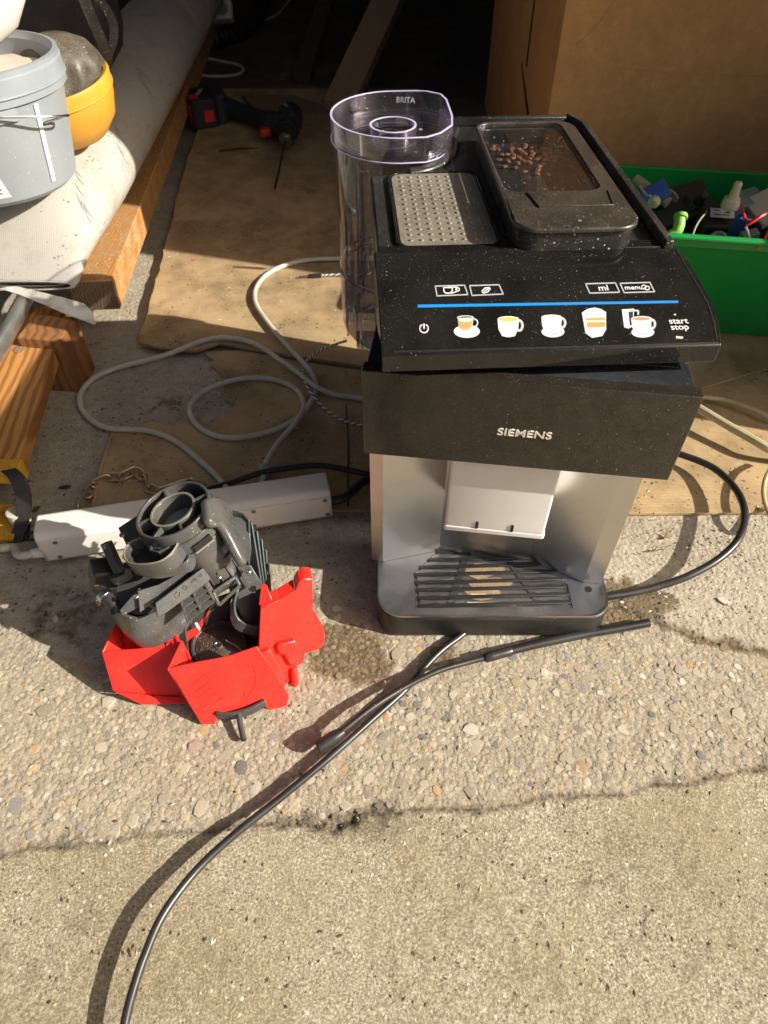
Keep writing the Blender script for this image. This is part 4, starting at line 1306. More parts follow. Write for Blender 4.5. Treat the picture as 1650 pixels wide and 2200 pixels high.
# two loose links by the yellow foot
e0 = at(78, 1152, .004)
lk = MB().tube(smooth([e0 + Vector((math.cos(t) * .013, math.sin(t) * .007, .001)) for t in np.linspace(0, 6.28, 13)[:-1]], 3, True), .0018, 8, True).build('chain_link', 'dark_steel', loc=e0)
tag(lk, 'single rusty chain link lying by the left end of the power strip', 'chain link')

# ================================================================== RED CONTAINER WITH THE GREY BREWING UNIT
def plane3(a, b, c):
    p, q, r = at(*a), at(*b), at(*c)
    n = (q - p).cross(r - p).normalized()
    if n.dot(Vector((0, 0, CAM_H)) - p) < 0: n = -n
    return p, n
def face(m, px, pl, th):
    P = [on_plane(u, v, pl[0], pl[1]) for u, v in px]
    m.sheet(P, th, pl[1])
    return P
red = thing('red_container', 'bright red plastic container with flared walls standing on the sunlit concrete', 'container', (at(470, 1480).x, at(470, 1480).y, 0))
m = MB()
fpl = plane3((362, 1437, .066), (553, 1390, .066), (450, 1557, .001))
fr_px = [(362, 1437), (420, 1424), (490, 1411), (553, 1389), (574, 1420), (600, 1458), (622, 1497), (616, 1517), (597, 1526), (582, 1529), (568, 1518), (545, 1517), (505, 1528), (476, 1537), (466, 1545), (462, 1557), (432, 1557), (425, 1545)]
FP = face(m, fr_px, fpl, .0026)
m.build('front_wall', 'red_plastic', red, .0011, seg=3)
# back side of the left edge, turning inwards
m = MB()
b0, b0l = FP[0], FP[-1]
inn = at(392, 1375, .060)
m.sheet([b0, b0l + Vector((-.001, .004, 0)), at(440, 1470, .004), inn], .0022)
m.build('side_wall', 'red_plastic', red, .0008)
# right flared wing
cpl = plane3((560, 1310, .088), (672, 1247, .094), (640, 1445, .006))
m = MB()
wg_px = [(556, 1392), (558, 1350), (560, 1308), (600, 1290), (634, 1270), (642, 1252), (655, 1243), (672, 1244), (673, 1290), (673, 1322), (690, 1340), (698, 1362), (697, 1384), (684, 1396), (656, 1404), (652, 1425), (638, 1432), (637, 1470), (624, 1482), (612, 1478), (598, 1455), (574, 1420)]
WP = face(m, wg_px, cpl, .0028)
m.build('right_wing', 'red_plastic', red, .0012, seg=3)
# thick upper rim of the wing
m = MB()
off = Vector((-.004, .016, .0))
rim = [on_plane(u, v, *cpl) for u, v in [(560, 1308), (600, 1290), (634, 1270), (642, 1252), (655, 1243), (672, 1244)]]
for a, b in zip(rim[:-1], rim[1:]):
    m.sheet([a, b, b + off, a + off], .0022)
m.sheet([rim[-1], on_plane(673, 1322, *cpl), on_plane(673, 1322, *cpl) + off * .7, rim[-1] + off], .0022)
a, b = on_plane(673, 1322, *cpl), on_plane(698, 1362, *cpl)
m.sheet([a, b, b + off * .7, a + off * .7], .0022)
a, b = on_plane(698, 1362, *cpl), on_plane(697, 1384, *cpl)
m.sheet([a, b, b + off * .7, a + off * .7], .0022)
m.build('wing_rim', 'red_plastic', red, .0009, angle=50)
# raised bosses moulded onto the wing
def boss(px, pl, h, name, bev=.0025):
    P = [on_plane(u, v, *pl) + pl[1] * h for u, v in px]
    m = MB().sheet(P, h + .0005, pl[1])
    return m.build(name, 'red_plastic', red, bev, seg=3)
boss([(556, 1398), (578, 1388), (592, 1412), (612, 1452), (607, 1474), (596, 1480), (586, 1470), (572, 1438)], cpl, .0065, 'boss')
boss([(590, 1384), (598, 1378), (632, 1369), (640, 1384), (645, 1410), (634, 1426), (620, 1426), (606, 1402), (596, 1402)], cpl, .0060, 'boss')
q0, q1 = on_plane(630, 1432, *cpl) + cpl[1] * .002, on_plane(632, 1476, *cpl) + cpl[1] * .004
MB().tube([q0, q0 + (q1 - q0) * .1, q1, q1 + (q1 - q0) * .08], [.0035, .0042, .0042, .002], 14).build('boss', 'red_plastic', red)
# small upright tab behind the wing
m = MB()
tb = [at(557, 1300, .090), at(562, 1255, .104), at(573, 1256, .104), at(586, 1288, .094)]
m.sheet(tb, .003)
m.build('tab', 'red_plastic', red, .0008)
# left wing: an open box
m = MB()
lf = plane3((222, 1403, .052), (357, 1384, .052), (310, 1494, .008))
L1 = [on_plane(u, v, *lf) for u, v in [(221, 1400), (300, 1394), (357, 1384), (378, 1420), (398, 1497), (330, 1494), (246, 1486)]]
m.sheet(L1, .0024, lf[1])
m.build('left_wing', 'red_plastic', red, .001, seg=3)
m = MB()
m.sheet([L1[6], L1[5], L1[4], at(408, 1512, .0015), at(305, 1514, .0015)], .0024)
m.build('left_base', 'red_plastic', red, .001)
m = MB()
bk = Vector((.008, .046, .003))
m.sheet([L1[0], L1[6], L1[6] + bk * .8, L1[0] + bk], .0022)
m.sheet([L1[0] + bk, L1[0] + bk + Vector((.10, .01, .002)), at(380, 1460, .006) + bk * .4, L1[6] + bk * .7], .0022)
m.sheet([L1[2], L1[2] + Vector((.004, .018, .004)), at(408, 1405, .05), at(420, 1470, .006), L1[4]], .0022)
m.build('left_back', 'red_plastic', red, .0009)
# floor of the container
MB().sheet([at(425, 1535, .005), at(600, 1505, .005), at(640, 1400, .006), at(560, 1300, .008), at(380, 1330, .008), at(330, 1440, .006)], .003, (0, 0, 1)).build('container_floor', 'red_plastic', red, .0008)
# engraved-looking mould lines on the front
m = MB()
for ln in [[(415, 1470), (440, 1450), (470, 1438)], [(418, 1487), (432, 1478), (450, 1466)], [(420, 1500), (440, 1490), (452, 1478), (456, 1486)], [(425, 1510), (450, 1500), (462, 1488), (463, 1496)], [(440, 1516), (462, 1508), (478, 1497)],
           [(520, 1478), (526, 1488), (522, 1500), (518, 1506), (530, 1500), (548, 1472), (550, 1450), (542, 1428)]]:
    P = [on_plane(u, v, *fpl) for u, v in ln]
    m.tube(smooth([p + fpl[1] * .0001 for p in P], 4), .00055, 5)
m.build('mould_line', 'red_plastic', red)
# black drain ring with its spout below the container
dr = MB()
dc = at(512, 1535, .010)
m = MB().wall(smooth([at(468, 1541, .003), at(500, 1543, .003), at(540, 1532, .003), at(572, 1514, .003)], 5), (0, 0, .012), .004)
m.build('drain_ring', 'grey_tech_dark', red, .001)
m = MB().tube([at(512, 1528, .012), at(517, 1560, .0085), at(524, 1590, .006)], [.0032, .0030, .0030], 12)
m.build('drain_spout', 'grey_tech_dark', red)
MB().tube([at(523.4, 1588, .0062), at(524.2, 1591.3, .0060)], .0022, 12).build('spout_bore', 'dark_inside', red)

# ------------------------------------------------------------------ grey brewing unit
bu = thing('brewing_unit', 'grimy grey plastic brewing unit with a round funnel ring leaning in the red container', 'machine part', (at(430, 1400, .01).x, at(430, 1400, .01).y, .008))
T = at(370, 1093, .188)
axz = Vector((-.25, .03, .967)).normalized()
BU = axis_frame(T, axz, (1, .25, 0))
def bp(u, v, zz):                       # survey point in the unit's own frame
    return BU.inverted() @ at(u, v, zz)
RO, RI = .0390, .0235
m = MB()
m.ring(circle(RO, 40), circle(RO - .0028, 40), -.030, 0, BU)
m.ring(circle(RO + .002, 40), circle(RO - .001, 40), -.016, -.0135, BU)
m.build('outer_ring', 'grey_tech', bu, .0006)
MB().ring(circle(RI, 36), circle(RI - .0026, 36), -.032, -.001, BU).build('inner_ring', 'grey_tech', bu, .0006)
MB().lathe([(RI - .003, -.030), (RI - .003, -.020)], 36, BU).build('inner_sleeve', 'pump_teal', bu)
for a in (8, 105, 182, 236, 284):
    M_ = BU @ Matrix.Rotation(R(a), 4, 'Z')
    MB().box(RI - .0005, RO - .002, -.0012, .0012, -.014, -.0008, M_).build('spoke', 'grey_tech', bu, .0004)
MB().lathe([(RO - .002, -.0305), (RO - .002, -.033), (.0001, -.033)], 36, BU).build('ring_floor', 'dark_inside', bu)
# barrel below the ring
BC = BU @ Matrix.Translation((.008, -.004, 0)) @ Matrix.Diagonal((.84, .84, 1, 1))
m = MB()
m.lathe([(.0345, -.032), (.0345, -.060), (.0365, -.062), (.0365, -.068), (.0345, -.070), (.0335, -.100)], 36, BC)
m.build('barrel', 'grey_tech', bu, .0006)
m = MB()
for k, zz in enumerate((-.036, -.041, -.046)):
    for a in range(-38, 10, 6):
        pass
    M_ = BC @ Matrix.Rotation(R(-12), 4, 'Z')
    m.box(.030, .0465, -.013, .013, zz, zz + .0012, M_)
m.build('barrel_fin', 'grey_tech', bu, .0003)
m = MB()
for a in range(-100, 61, 20):
    M_ = BC @ Matrix.Rotation(R(a), 4, 'Z')
    m.box(.0340, .0362, -.0006, .0006, -.098, -.072, M_)
m.build('barrel_rib', 'grey_tech', bu)['kind'] = 'stuff'
for a, w_ in ((-62, .010), (-20, .006)):
    M_ = BU @ Matrix.Rotation(R(a), 4, 'Z')
    MB().box(RO - .0005, RO + .0022, -w_, w_, -.0285, -.0215, M_).build('ring_window', 'dark_inside', bu)
    MB().box(RO - .0005, RO + .0030, -w_ - .001, w_ + .001, -.0302, -.0288, M_).build('ring_lip', 'edge_grime', bu)
MB().ring(circle(RI + .0001, 36), circle(RI - .0022, 36), -.0009, -.0002, BU).build('worn_edge', 'edge_grime', bu)
# lobed open housing in front of the ring
lob = smooth([bp(300, 1150, .172), bp(275, 1160, .170), bp(264, 1182, .168), bp(274, 1208, .165), bp(300, 1224, .162), bp(340, 1232, .160), bp(372, 1228, .160), bp(392, 1208, .162), bp(398, 1180, .166), bp(388, 1150, .170)], 4)
lob = [BU @ Vector((q.x, q.y, -.012)) for q in lob]
MB().wall(lob, tuple(axz * -.017), .0024).build('lobe_wall', 'grey_tech', bu, .0005)
MB().tube([q + axz * .0004 for q in lob], .0009, 6).build('worn_edge', 'edge_grime', bu)
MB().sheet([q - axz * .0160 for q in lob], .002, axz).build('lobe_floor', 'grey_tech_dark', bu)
m = MB()
a, b = BU @ Vector((*bp(338, 1135, .17).xy, -.010)), BU @ Vector((*bp(330, 1192, .165).xy, -.012))
m.wall([a, b], tuple(axz * -.026), .0024)
c_ = BU @ Vector((*bp(376, 1192, .165).xy, -.012))
m.wall([b, b + (c_ - b) * .5 + Vector((0, -.004, 0)), c_], tuple(axz * -.016), .0022)
m.wall([BU @ Vector((*bp(300, 1150, .17).xy, -.010)), BU @ Vector((*bp(318, 1168, .17).xy, -.011)), BU @ Vector((*bp(335, 1150, .17).xy, -.011))], tuple(axz * -.022), .0024)
m.build('lobe_rib', 'grey_tech', bu, .0005)
m = MB()
m.wall(smooth([at(396, 1150, .165), at(404, 1178, .164), at(400, 1204, .162), at(372, 1214, .161), at(330, 1222, .160), at(300, 1218, .160), at(278, 1202, .162)], 5), tuple(axz * -.014), .003)
m.build('lobe_skirt', 'grey_tech', bu, .0006)
# angular wing on the far left of the ring
m = MB()
wl = [at(256, 1134, .160), at(296, 1108, .165), at(318, 1140, .160), at(330, 1168, .150), at(272, 1165, .145)]
m.sheet(wl, .0025)
m.wall([wl[4], wl[0], wl[1]], (0, 0, -.022), .0022)
m.build('side_lug', 'grey_tech_dark', bu, .0006)
# big curved shell at the front left
sh_top = smooth([at(236, 1300, .105), at(258, 1318, .104), at(290, 1330, .103), at(330, 1318, .102), at(362, 1298, .102), at(405, 1262, .103), at(430, 1235, .104)], 5)
sh_bot = smooth([at(252, 1330, .070), at(278, 1372, .058), at(305, 1391, .052), at(345, 1388, .050), at(385, 1365, .050), at(420, 1330, .052), at(442, 1300, .056)], 5)
m = MB()
n_ = len(sh_top)
mid = [(a + b) * .5 + Vector((-.001, -.006, .001)) for a, b in zip(sh_top, sh_bot)]
rows = [sh_top, mid, sh_bot]
vs = [p for r_ in rows for p in r_]
inn_ = [p + Vector((.001, .0028, 0)) for p in vs]
fs = []
for i in range(2):
    for k in range(n_ - 1):
        fs.append((i * n_ + k, i * n_ + k + 1, (i + 1) * n_ + k + 1, (i + 1) * n_ + k))
        o_ = 3 * n_
        fs.append((o_ + i * n_ + k, o_ + (i + 1) * n_ + k, o_ + (i + 1) * n_ + k + 1, o_ + i * n_ + k + 1))
for k in range(n_ - 1):
    fs.append((k, 3 * n_ + k, 3 * n_ + k + 1, k + 1))
    fs.append((2 * n_ + k, 2 * n_ + k + 1, 5 * n_ + k + 1, 5 * n_ + k))
m.add(vs + inn_, fs)
m.build('front_shell', 'grey_tech', bu, angle=50)
# closing body behind the shell so the unit is solid
m = MB()
top_ = [p + Vector((.003, .006, -.002)) for p in sh_top[::3]] + [at(500, 1190, .110), at(455, 1130, .125), at(360, 1120, .125), at(262, 1215, .115)]
bot_ = [p + Vector((.003, .008, .002)) for p in sh_bot[::3]] + [at(500, 1260, .060), at(470, 1190, .065), at(370, 1190, .065), at(262, 1285, .068)]
n_ = min(len(top_), len(bot_))
m.add(top_ + bot_, [tuple(range(n_)), tuple(reversed(range(n_, 2 * n_)))] + [(i, n_ + i, n_ + (i + 1) % n_, (i + 1) % n_) for i in range(n_)])
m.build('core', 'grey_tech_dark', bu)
# slanting bracket with moulded marks, box grid at its end
brp = plane3((335, 1292, .130), (440, 1218, .136), (345, 1318, .119))
m = MB()
m.sheet([on_plane(u, v, *brp) for u, v in [(334, 1296), (436, 1220), (452, 1240), (450, 1248), (356, 1318), (338, 1326)]], .004, brp[1])
m.build('bracket', 'grey_tech', bu, .0007)
m = MB()
for px in ([(375, 1278), (380, 1271), (387, 1273), (385, 1281), (378, 1284)], [(392, 1264), (396, 1258), (402, 1260), (399, 1267)], [(410, 1252), (416, 1246), (422, 1248), (420, 1242)], [(424, 1238), (432, 1233), (434, 1238)]):
    m.tube([on_plane(u, v, *brp) + brp[1] * .0003 for u, v in px], .0006, 6, True)
m.build('bracket_mark', 'grey_tech', bu)
m = MB()
g0, g1, g2, g3 = at(388, 1292, .116), at(440, 1258, .118), at(460, 1294, .104), at(402, 1338, .100)
for t in (0, .33, .66, 1.0):
    m.wall([g0.lerp(g3, t), g1.lerp(g2, t)], (-.002, .010, .001), .0014)
for t in (0, .5, 1.0):
    m.wall([g0.lerp(g1, t), g3.lerp(g2, t)], (-.002, .010, .001), .0014)
m.build('rib_grid', 'grey_tech', bu)
MB().sheet([p + Vector((-.001, .011, .001)) for p in (g0, g1, g2, g3)], .002).build('grid_back', 'grey_tech_dark', bu)
m = MB()
m.sheet([at(295, 1268, .128), at(340, 1255, .130), at(400, 1222, .128), at(425, 1212, .126), at(335, 1290, .118), at(300, 1315, .112)], .003)
m.sheet([at(258, 1310, .112), at(300, 1262, .126), at(306, 1300, .113), at(264, 1322, .107)], .003)
m.sheet([at(300, 1262, .128), at(335, 1302, .112), at(338, 1308, .106), at(303, 1290, .112)], .003)
m.build('upper_web', 'grey_tech', bu, .0007)
# clip frame right of the grid
m = MB()
cf = [at(458, 1272, .108), at(505, 1240, .112), at(515, 1258, .106), at(470, 1300, .095)]
for i in range(4):
    m.tube([cf[i], cf[(i + 1) % 4]], .0022, 6)
m.wall([cf[0], cf[1]], (0, .004, -.012), .0025)
m.build('clip_frame', 'grey_tech', bu, .0004)
# open tube post, valve block and elbow hose at the left
q0, q1 = at(228, 1166, .150), at(262, 1240, .118)
M_ = axis_frame(q1, q0 - q1)
Lq = (q0 - q1).length
m = MB().ring(circle(.0068, 6), circle(.0048, 6), 0, Lq, M_)
m.build('tube_post', 'grey_tech_dark', bu, .0005)
MB().lathe([(.0046, Lq - .006), (.0001, Lq - .006)], 6, M_).build('post_bore', 'dark_inside', bu)
MB().lathe([(.010, -.004), (.012, .004), (.009, .006)], 18, M_).build('post_collar', 'grey_tech', bu)
vb = at(228, 1232, .108)
MB().box(-.016, .014, -.012, .012, -.012, .014, axis_frame(vb, (.35, .1, .93), (1, .5, 0))).build('valve_block', 'grey_tech_dark', bu, .0025)
m = MB().tube(smooth([at(212, 1268, .110), at(228, 1282, .109), at(244, 1300, .104), at(250, 1318, .098)], 5), .0068, 14)
m.build('elbow_hose', 'rubber', bu)
a, b = at(222, 1276, .1095), at(230, 1285, .1085)
MB().tube([a, b], .0080, 16).build('hose_clamp', 'wire_steel', bu, .0005)
m = MB().tube([at(222, 1284, .105), at(208, 1288, .103)], .0028, 8)
m.tube([at(210, 1284, .103), at(213, 1300, .101)], .0024, 8)
m.build('clamp_screw', 'wire_steel', bu)
MB().lathe([(.0045, 0), (.0050, .004), (.003, .006)], 12, axis_frame(at(206, 1246, .105), (-.8, -.4, .2))).build('valve_nut', 'wire_steel', bu)
m = MB().tube(smooth([at(214, 1262, .100), at(207, 1258, .108), at(204, 1250, .110)], 4), .0022, 8)
m.build('yellow_seal', 'yellow_paint', bu)
# right-hand arm: bends over from the ring and runs down
arm_pl = plane3((465, 1080, .190), (475, 1120, .184), (535, 1215, .140))
m = MB()
arm_px = [(446, 1070), (458, 1064), (474, 1066), (488, 1076), (498, 1098), (512, 1134), (528, 1178), (536, 1206), (530, 1214), (516, 1192), (500, 1160), (488, 1138), (480, 1128), (464, 1130), (452, 1116)]
m.sheet([on_plane(u, v, *arm_pl) for u, v in arm_px], .010, arm_pl[1])
m.build('arm', 'grey_tech', bu, .0038, seg=3)
m = MB()
m.sheet([at(500, 1110, .150), at(520, 1112, .148), at(535, 1125, .145), at(540, 1180, .125), at(536, 1215, .112), at(520, 1180, .128)], .004)
m.wall([at(500, 1108, .152), at(522, 1113, .150), at(536, 1128, .146), at(536, 1150, .138)], (0, .002, .006), .002)
m.build('arm_plate', 'grey_tech', bu, .0006)
# stepped fins on the far right
for k, (u, v, ue, ve) in enumerate([(540, 1122, 566, 1285), (552, 1142, 572, 1298), (562, 1160, 577, 1302), (571, 1182, 580, 1300), (578, 1212, 582, 1296)]):
    a, b = at(u, v, .138 - k * .012), at(ue, ve, .062 - k * .006)
    m = MB()
    m.sheet([a, a + Vector((-.022, .012, -.004)), b + Vector((-.026, .012, -.012)), b + Vector((-.004, -.002, -.006)), b], .0022)
    m.build('fin', 'grey_teal', bu, .0005)
# dark flank under the arm
m = MB()
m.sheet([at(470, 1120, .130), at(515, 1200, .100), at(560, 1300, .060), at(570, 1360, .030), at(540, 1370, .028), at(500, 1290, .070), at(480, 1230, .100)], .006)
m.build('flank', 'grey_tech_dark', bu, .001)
m = MB()
m.sheet([at(508, 1214, .116), at(538, 1212, .114), at(566, 1258, .092), at(544, 1270, .090), at(536, 1268, .091)], .004)
m.build('flank_plate', 'grey_tech', bu, .0006)
# curved chute strap
strap = smooth([at(503, 1262, .088), at(502, 1285, .082), at(496, 1310, .074), at(498, 1335, .064), at(510, 1352, .056), at(535, 1362, .050), at(560, 1362, .047), at(582, 1354, .048)], 6)
MB().wall(strap, [Vector((.006, .003, .011))] * len(strap), .0030).build('chute_strap', 'grey_tech', bu, .0006)
m = MB()
m.wall([at(566, 1362, .050), at(572, 1354, .056), at(584, 1348, .056), at(588, 1360, .050)], (0, .002, .007), .002)
m.build('strap_clip', 'grey_tech', bu, .0005)
m = MB().tube(smooth([at(485, 1375, .036), at(508, 1388, .032), at(522, 1398, .030), at(545, 1397, .032), at(562, 1388, .036), at(575, 1375, .040)], 4), .0009, 6)
m.build('spring_wire', 'chain_steel', bu)
# dark bowl with the steel piston disc
pc_ = at(470, 1388, .026)
PM = axis_frame(pc_, (.10, -.12, .98))
MB().lathe([(.0300, -.006), (.0300, .004), (.0278, .0045), (.0262, .0015)], 40, PM).build('piston_rim', 'grey_tech_dark', bu, .0004)
MB().lathe([(.0262, -.002), (.0262, .0012), (.0250, .0020), (.0001, .0022)], 40, PM).build('piston_disc', 'mesh_steel', bu)
MB().lathe([(.0048, .002), (.0048, .0038), (.0034, .0042), (.0030, .0028), (.0001, .0028)], 18, PM).build('disc_screw', 'wire_steel', bu)
m = MB()
m.sheet([at(385, 1345, .030), at(440, 1300, .040), at(560, 1300, .040), at(590, 1395, .012), at(545, 1420, .010), at(400, 1445, .010)], .004, (0, 0, 1))
m.build('bowl', 'dark_inside', bu)
m = MB()
m.sheet([at(392, 1440, .012), at(386, 1350, .050), at(400, 1345, .055), at(412, 1436, .014)], .003)
m.sheet([at(386, 1350, .050), at(440, 1290, .070), at(500, 1270, .070), at(480, 1340, .020), at(420, 1360, .020)], .003)
m.build('bowl_wall', 'grey_tech_dark', bu, .0006)
for (u, v, zz) in [(470, 1240, .128), (292, 1282, .1285), (534, 1228, .1175), (262, 1150, .1600)]:
    MB().lathe([(.0026, 0), (.0026, .0010), (.0016, .0016), (.0012, .0010)], 12, axis_frame(at(u, v, zz), (.1, -.35, .93))).build('unit_screw', 'screw', bu)
m = MB()
rgu = random.Random(9)
for k in range(220):
    a, rr = rgu.uniform(0, 6.28), .0285 * math.sqrt(rgu.random())
    c = PM @ Vector((rr * math.cos(a), rr * math.sin(a), .0025 if rr < .0255 else .0046))
    r_ = rgu.uniform(.0003, .0008)
    m.add([(1, 0, 0), (0, 1, 0), (-1, 0, 0), (0, -1, 0), (0, 0, 1)], [(0, 1, 4), (1, 2, 4), (2, 3, 4), (3, 0, 4)], Matrix.Translation(c) @ Matrix.Scale(r_, 4))
m.build('coffee_grounds', 'bean', bu)['kind'] = 'stuff'
tag(MB().sheet([at(418, 1338, .058), at(423, 1336, .059), at(430, 1349, .0505), at(429, 1355, .049), at(422, 1346, .054)], .0008).build('paper_scrap', 'print_cup_shade', loc=at(425, 1345, .05)), 'tiny torn white scrap stuck inside the dark bowl of the brewing unit', 'scrap')

# ================================================================== LEFT: TIMBER, ROLL OF FLOORING, BUCKET
# long timber under the roll
bt = thing('wooden_beam', 'sawdust covered wooden beam with an orange sawn side running under the rolled flooring', 'beam', (-.49, 1.6, 0))
e = [Vector((-.4620, 1.062, 0)), Vector((-.5250, 1.88, 0))]
d = (e[1] - e[0]).normalized(); s = Vector((d.y, -d.x, 0))
BM = basis(e[0], s * -1, d, Vector((0, 0, 1)))
MB().box(0, .075, 0, 2.2, .048, .102, BM).build('timber', 'beam_wood', bt, .0015)
MB().box(-.0008, .0752, -.0012, .0002, .0485, .1015, BM).build('end_face', 'old_wood', bt, .0006)
# upright stub that carries the near end
st_ = at(130, 838, 0)
o = MB().box(-.033, .036, -.004, .062, .0006, .100, Matrix.Translation(st_) @ Matrix.Rotation(R(-6), 4, 'Z')).build('wooden_post', 'pine_post', loc=st_, bevel=.003)
tag(o, 'short upright wooden post under the near end of the rolled flooring', 'post')
# plank leaning down to the left
pa, pb = at(95, 668, .092), at(-22, 1003, .058)
d = (pa - pb).normalized(); sx = Vector((d.y, -d.x, 0)).normalized(); up = sx.cross(d)
PKL = basis(pb, sx, d, up)
L_ = (pa - pb).length
pk = thing('pine_plank', 'pine plank with flame shaped grain and a pale round plug sloping down from the roll', 'plank', pb)
MB().box(-.046, .034, -.004, L_ + .012, -.028, 0, PKL).build('board', 'pine', pk, .002)
q = PKL.inverted() @ at(22, 748, .1)
MB().lathe([(.0095, .0002), (.0092, .0008), (.0001, .0009)], 18, PKL @ Matrix.Translation((-.018, L_ * .72, 0))).build('plug', 'old_wood', pk)
# pale metal tube lying over the plank
o = MB().tube([at(78, 590, .100), at(42, 668, .106), at(0, 745, .106), at(-50, 830, .104)], .0125, 16).build('metal_tube', 'tube_alu', loc=at(48, 640, .12))
tag(o, 'pale grey metal tube lying across the sloping pine plank', 'tube')
# roll of vinyl flooring: flattened at the near end, round further back
rl = thing('flooring_roll', 'long roll of dirty white ribbed flooring with grey leaf print, near end flattened', 'roll', (-.58, 1.6, .12))
sec = []
prm = [(1.0, -.594, .128, .100, .0085), (1.008, -.5945, .131, .104, .0125), (1.03, -.595, .140, .107, .022), (1.06, -.597, .152, .110, .035), (1.10, -.594, .166, .118, .052), (1.17, -.592, .176, .122, .066), (1.28, -.594, .182, .124, .077), (1.5, -.602, .184, .125, .080), (2.0, -.625, .184, .125, .080), (2.7, -.660, .184, .125, .080), (3.5, -.70, .184, .125, .080)]
NS = 40
m = MB()
vs = []
for y, x, zc, a, b in prm:
    for k in range(NS):
        t = 2 * math.pi * k / NS
        ex_ = .75 if y < 1.09 else 1.0
        cs, sn = math.cos(t), math.sin(t)
        vs.append((x + a * math.copysign(abs(cs) ** ex_, cs), y, zc + b * math.copysign(abs(sn) ** ex_, sn)))
fs = [(i * NS + k, i * NS + (k + 1) % NS, (i + 1) * NS + (k + 1) % NS, (i + 1) * NS + k) for i in range(len(prm) - 1) for k in range(NS)]
fs.append(tuple((len(prm) - 1) * NS + k for k in range(NS)))
m.add(vs, fs)
m.build('roll_body', 'vinyl', rl, angle=60)
# layered edge at the near end
for kk, (sc_, zoff, mm) in enumerate([(1.0, 0, 'vinyl_back'), (.80, -.001, 'bag_black'), (.62, -.002, 'vinyl_back')]):
    y, x, zc, a, b = prm[0]
    o_, i_ = [], []
    for k in range(NS):
        t = 2 * math.pi * k / NS
        cs, sn = math.cos(t), math.sin(t)
        px_, pz_ = math.copysign(abs(cs) ** .75, cs), math.copysign(abs(sn) ** .75, sn)
        o_.append((x + (a - .010 * kk) * px_, zc + zoff + (b - .0022 * kk) * pz_))
        i_.append((x + (a - .010 * kk - .008) * px_, zc + zoff + (b - .0022 * kk - .0018) * pz_))
    M_ = basis((0, y - .001 + kk * .004, 0), (1, 0, 0), (0, 0, 1), (0, -1, 0))
    MB().ring(o_, i_, 0, .0015, M_).build('layer', mm, rl)
# loose tongue of flooring curling out below
top_e = [at(-80, 596, .126), at(-20, 606, .125), at(40, 616, .124), at(90, 628, .122), at(140, 640, .119), at(180, 652, .115), at(197, 668, .110), at(205, 692, .103)]
bot_e = [at(-80, 606, .123), at(-20, 614, .122), at(40, 632, .119), at(90, 652, .115), at(140, 674, .110), at(170, 685, .106), at(190, 692, .104), at(203, 697, .101)]
m = MB()
n_ = len(top_e)
th = Vector((0, .001, -.0018))
vs = top_e + bot_e + [p + th for p in top_e] + [p + th for p in bot_e]
fs = []
for k in range(n_ - 1):
    fs += [(k, k + 1, n_ + k + 1, n_ + k), (2 * n_ + k + 1, 2 * n_ + k, 3 * n_ + k, 3 * n_ + k + 1), (k + 1, k, 2 * n_ + k, 2 * n_ + k + 1), (n_ + k, n_ + k + 1, 3 * n_ + k + 1, 3 * n_ + k)]
m.add(vs, fs)
m.build('loose_tongue', 'vinyl_back', rl)
# printed leaf strokes following the surface of the roll
def roll_pt(y, t):
    for i in range(len(prm) - 1):
        if prm[i][0] <= y <= prm[i + 1][0]:
            f = (y - prm[i][0]) / (prm[i + 1][0] - prm[i][0])
            x, zc, a, b = [prm[i][j] + f * (prm[i + 1][j] - prm[i][j]) for j in (1, 2, 3, 4)]
            return Vector((x + a * math.cos(t), y, zc + b * math.sin(t)))
m = MB()
for (y0, t0) in [(1.10, .75), (1.30, .55), (1.62, .8), (1.66, .35), (2.0, .6), (2.3, .9), (2.45, .4), (2.9, .7)]:
    for k in range(9):
        pts_ = []
        for j in range(6):
            f = j / 5
            pts_.append(roll_pt(y0 + k * .011 - .050 * f + .03 * f * f + .012 * math.sin(k), t0 + .5 * (k / 8 - .5) * .9 - f * (.40 - .02 * k)))
        m.tube(pts_, [.0004, .0010, .0012, .0012, .0008, .0003], 5)
m.build('leaf_print', 'print_leaf', rl)['kind'] = 'stuff'
# ---- grey bucket
BX, BY, BZ = -.608, 1.118, .243
B0 = Vector((BX, BY, BZ))
BK = basis(B0, (1, 0, 0), (0, 1, 0), (0, 0, 1))
bk = thing('bucket', 'grey plastic bucket with a wire handle and white label holding pale powder', 'bucket', B0)
R0, R1, HB = .1140, .1370, .172
MB().lathe([(.0001, 0), (R0 - .010, 0), (R0, .008), (R1 - .002, HB - .040), (R1 - .001, HB - .040), (R1 + .0035, HB - .0395), (R1 + .0045, HB - .008), (R1 + .0025, HB - .006), (R1 + .003, HB), (R1 - .003, HB + .001), (R1 - .006, HB - .006), (R1 - .008, HB - .008), (R1 - .0085, HB - .018), (R0 - .004, .012), (.0001, .012)], 56, BK).build('pail', 'bucket_grey', bk, angle=30)
MB().ring(circle(R1 + .0062, 56), circle(R1 + .0030, 56), HB - .030, HB - .027, BK).build('rim_bead', 'bucket_grey', bk, .0008)
lg = Matrix.Rotation(R(-62), 4, 'Z')
lx = R1 + .0035
def on_pail(ang, zz, dr=0.0):
    rr = R0 + (R1 - .002 - R0) * (zz - .008) / (HB - .048) + dr
    return BK @ Vector((rr * math.cos(R(ang)), rr * math.sin(R(ang)), zz))
m = MB()
arc = [on_pail(a, HB - .058, .003) for a in range(-88, -34, 6)]
m.wall(arc, tuple(BK.to_3x3() @ Vector((0, 0, .026))), .0035)
m.build('handle_lug', 'bucket_grey', bk, .001)
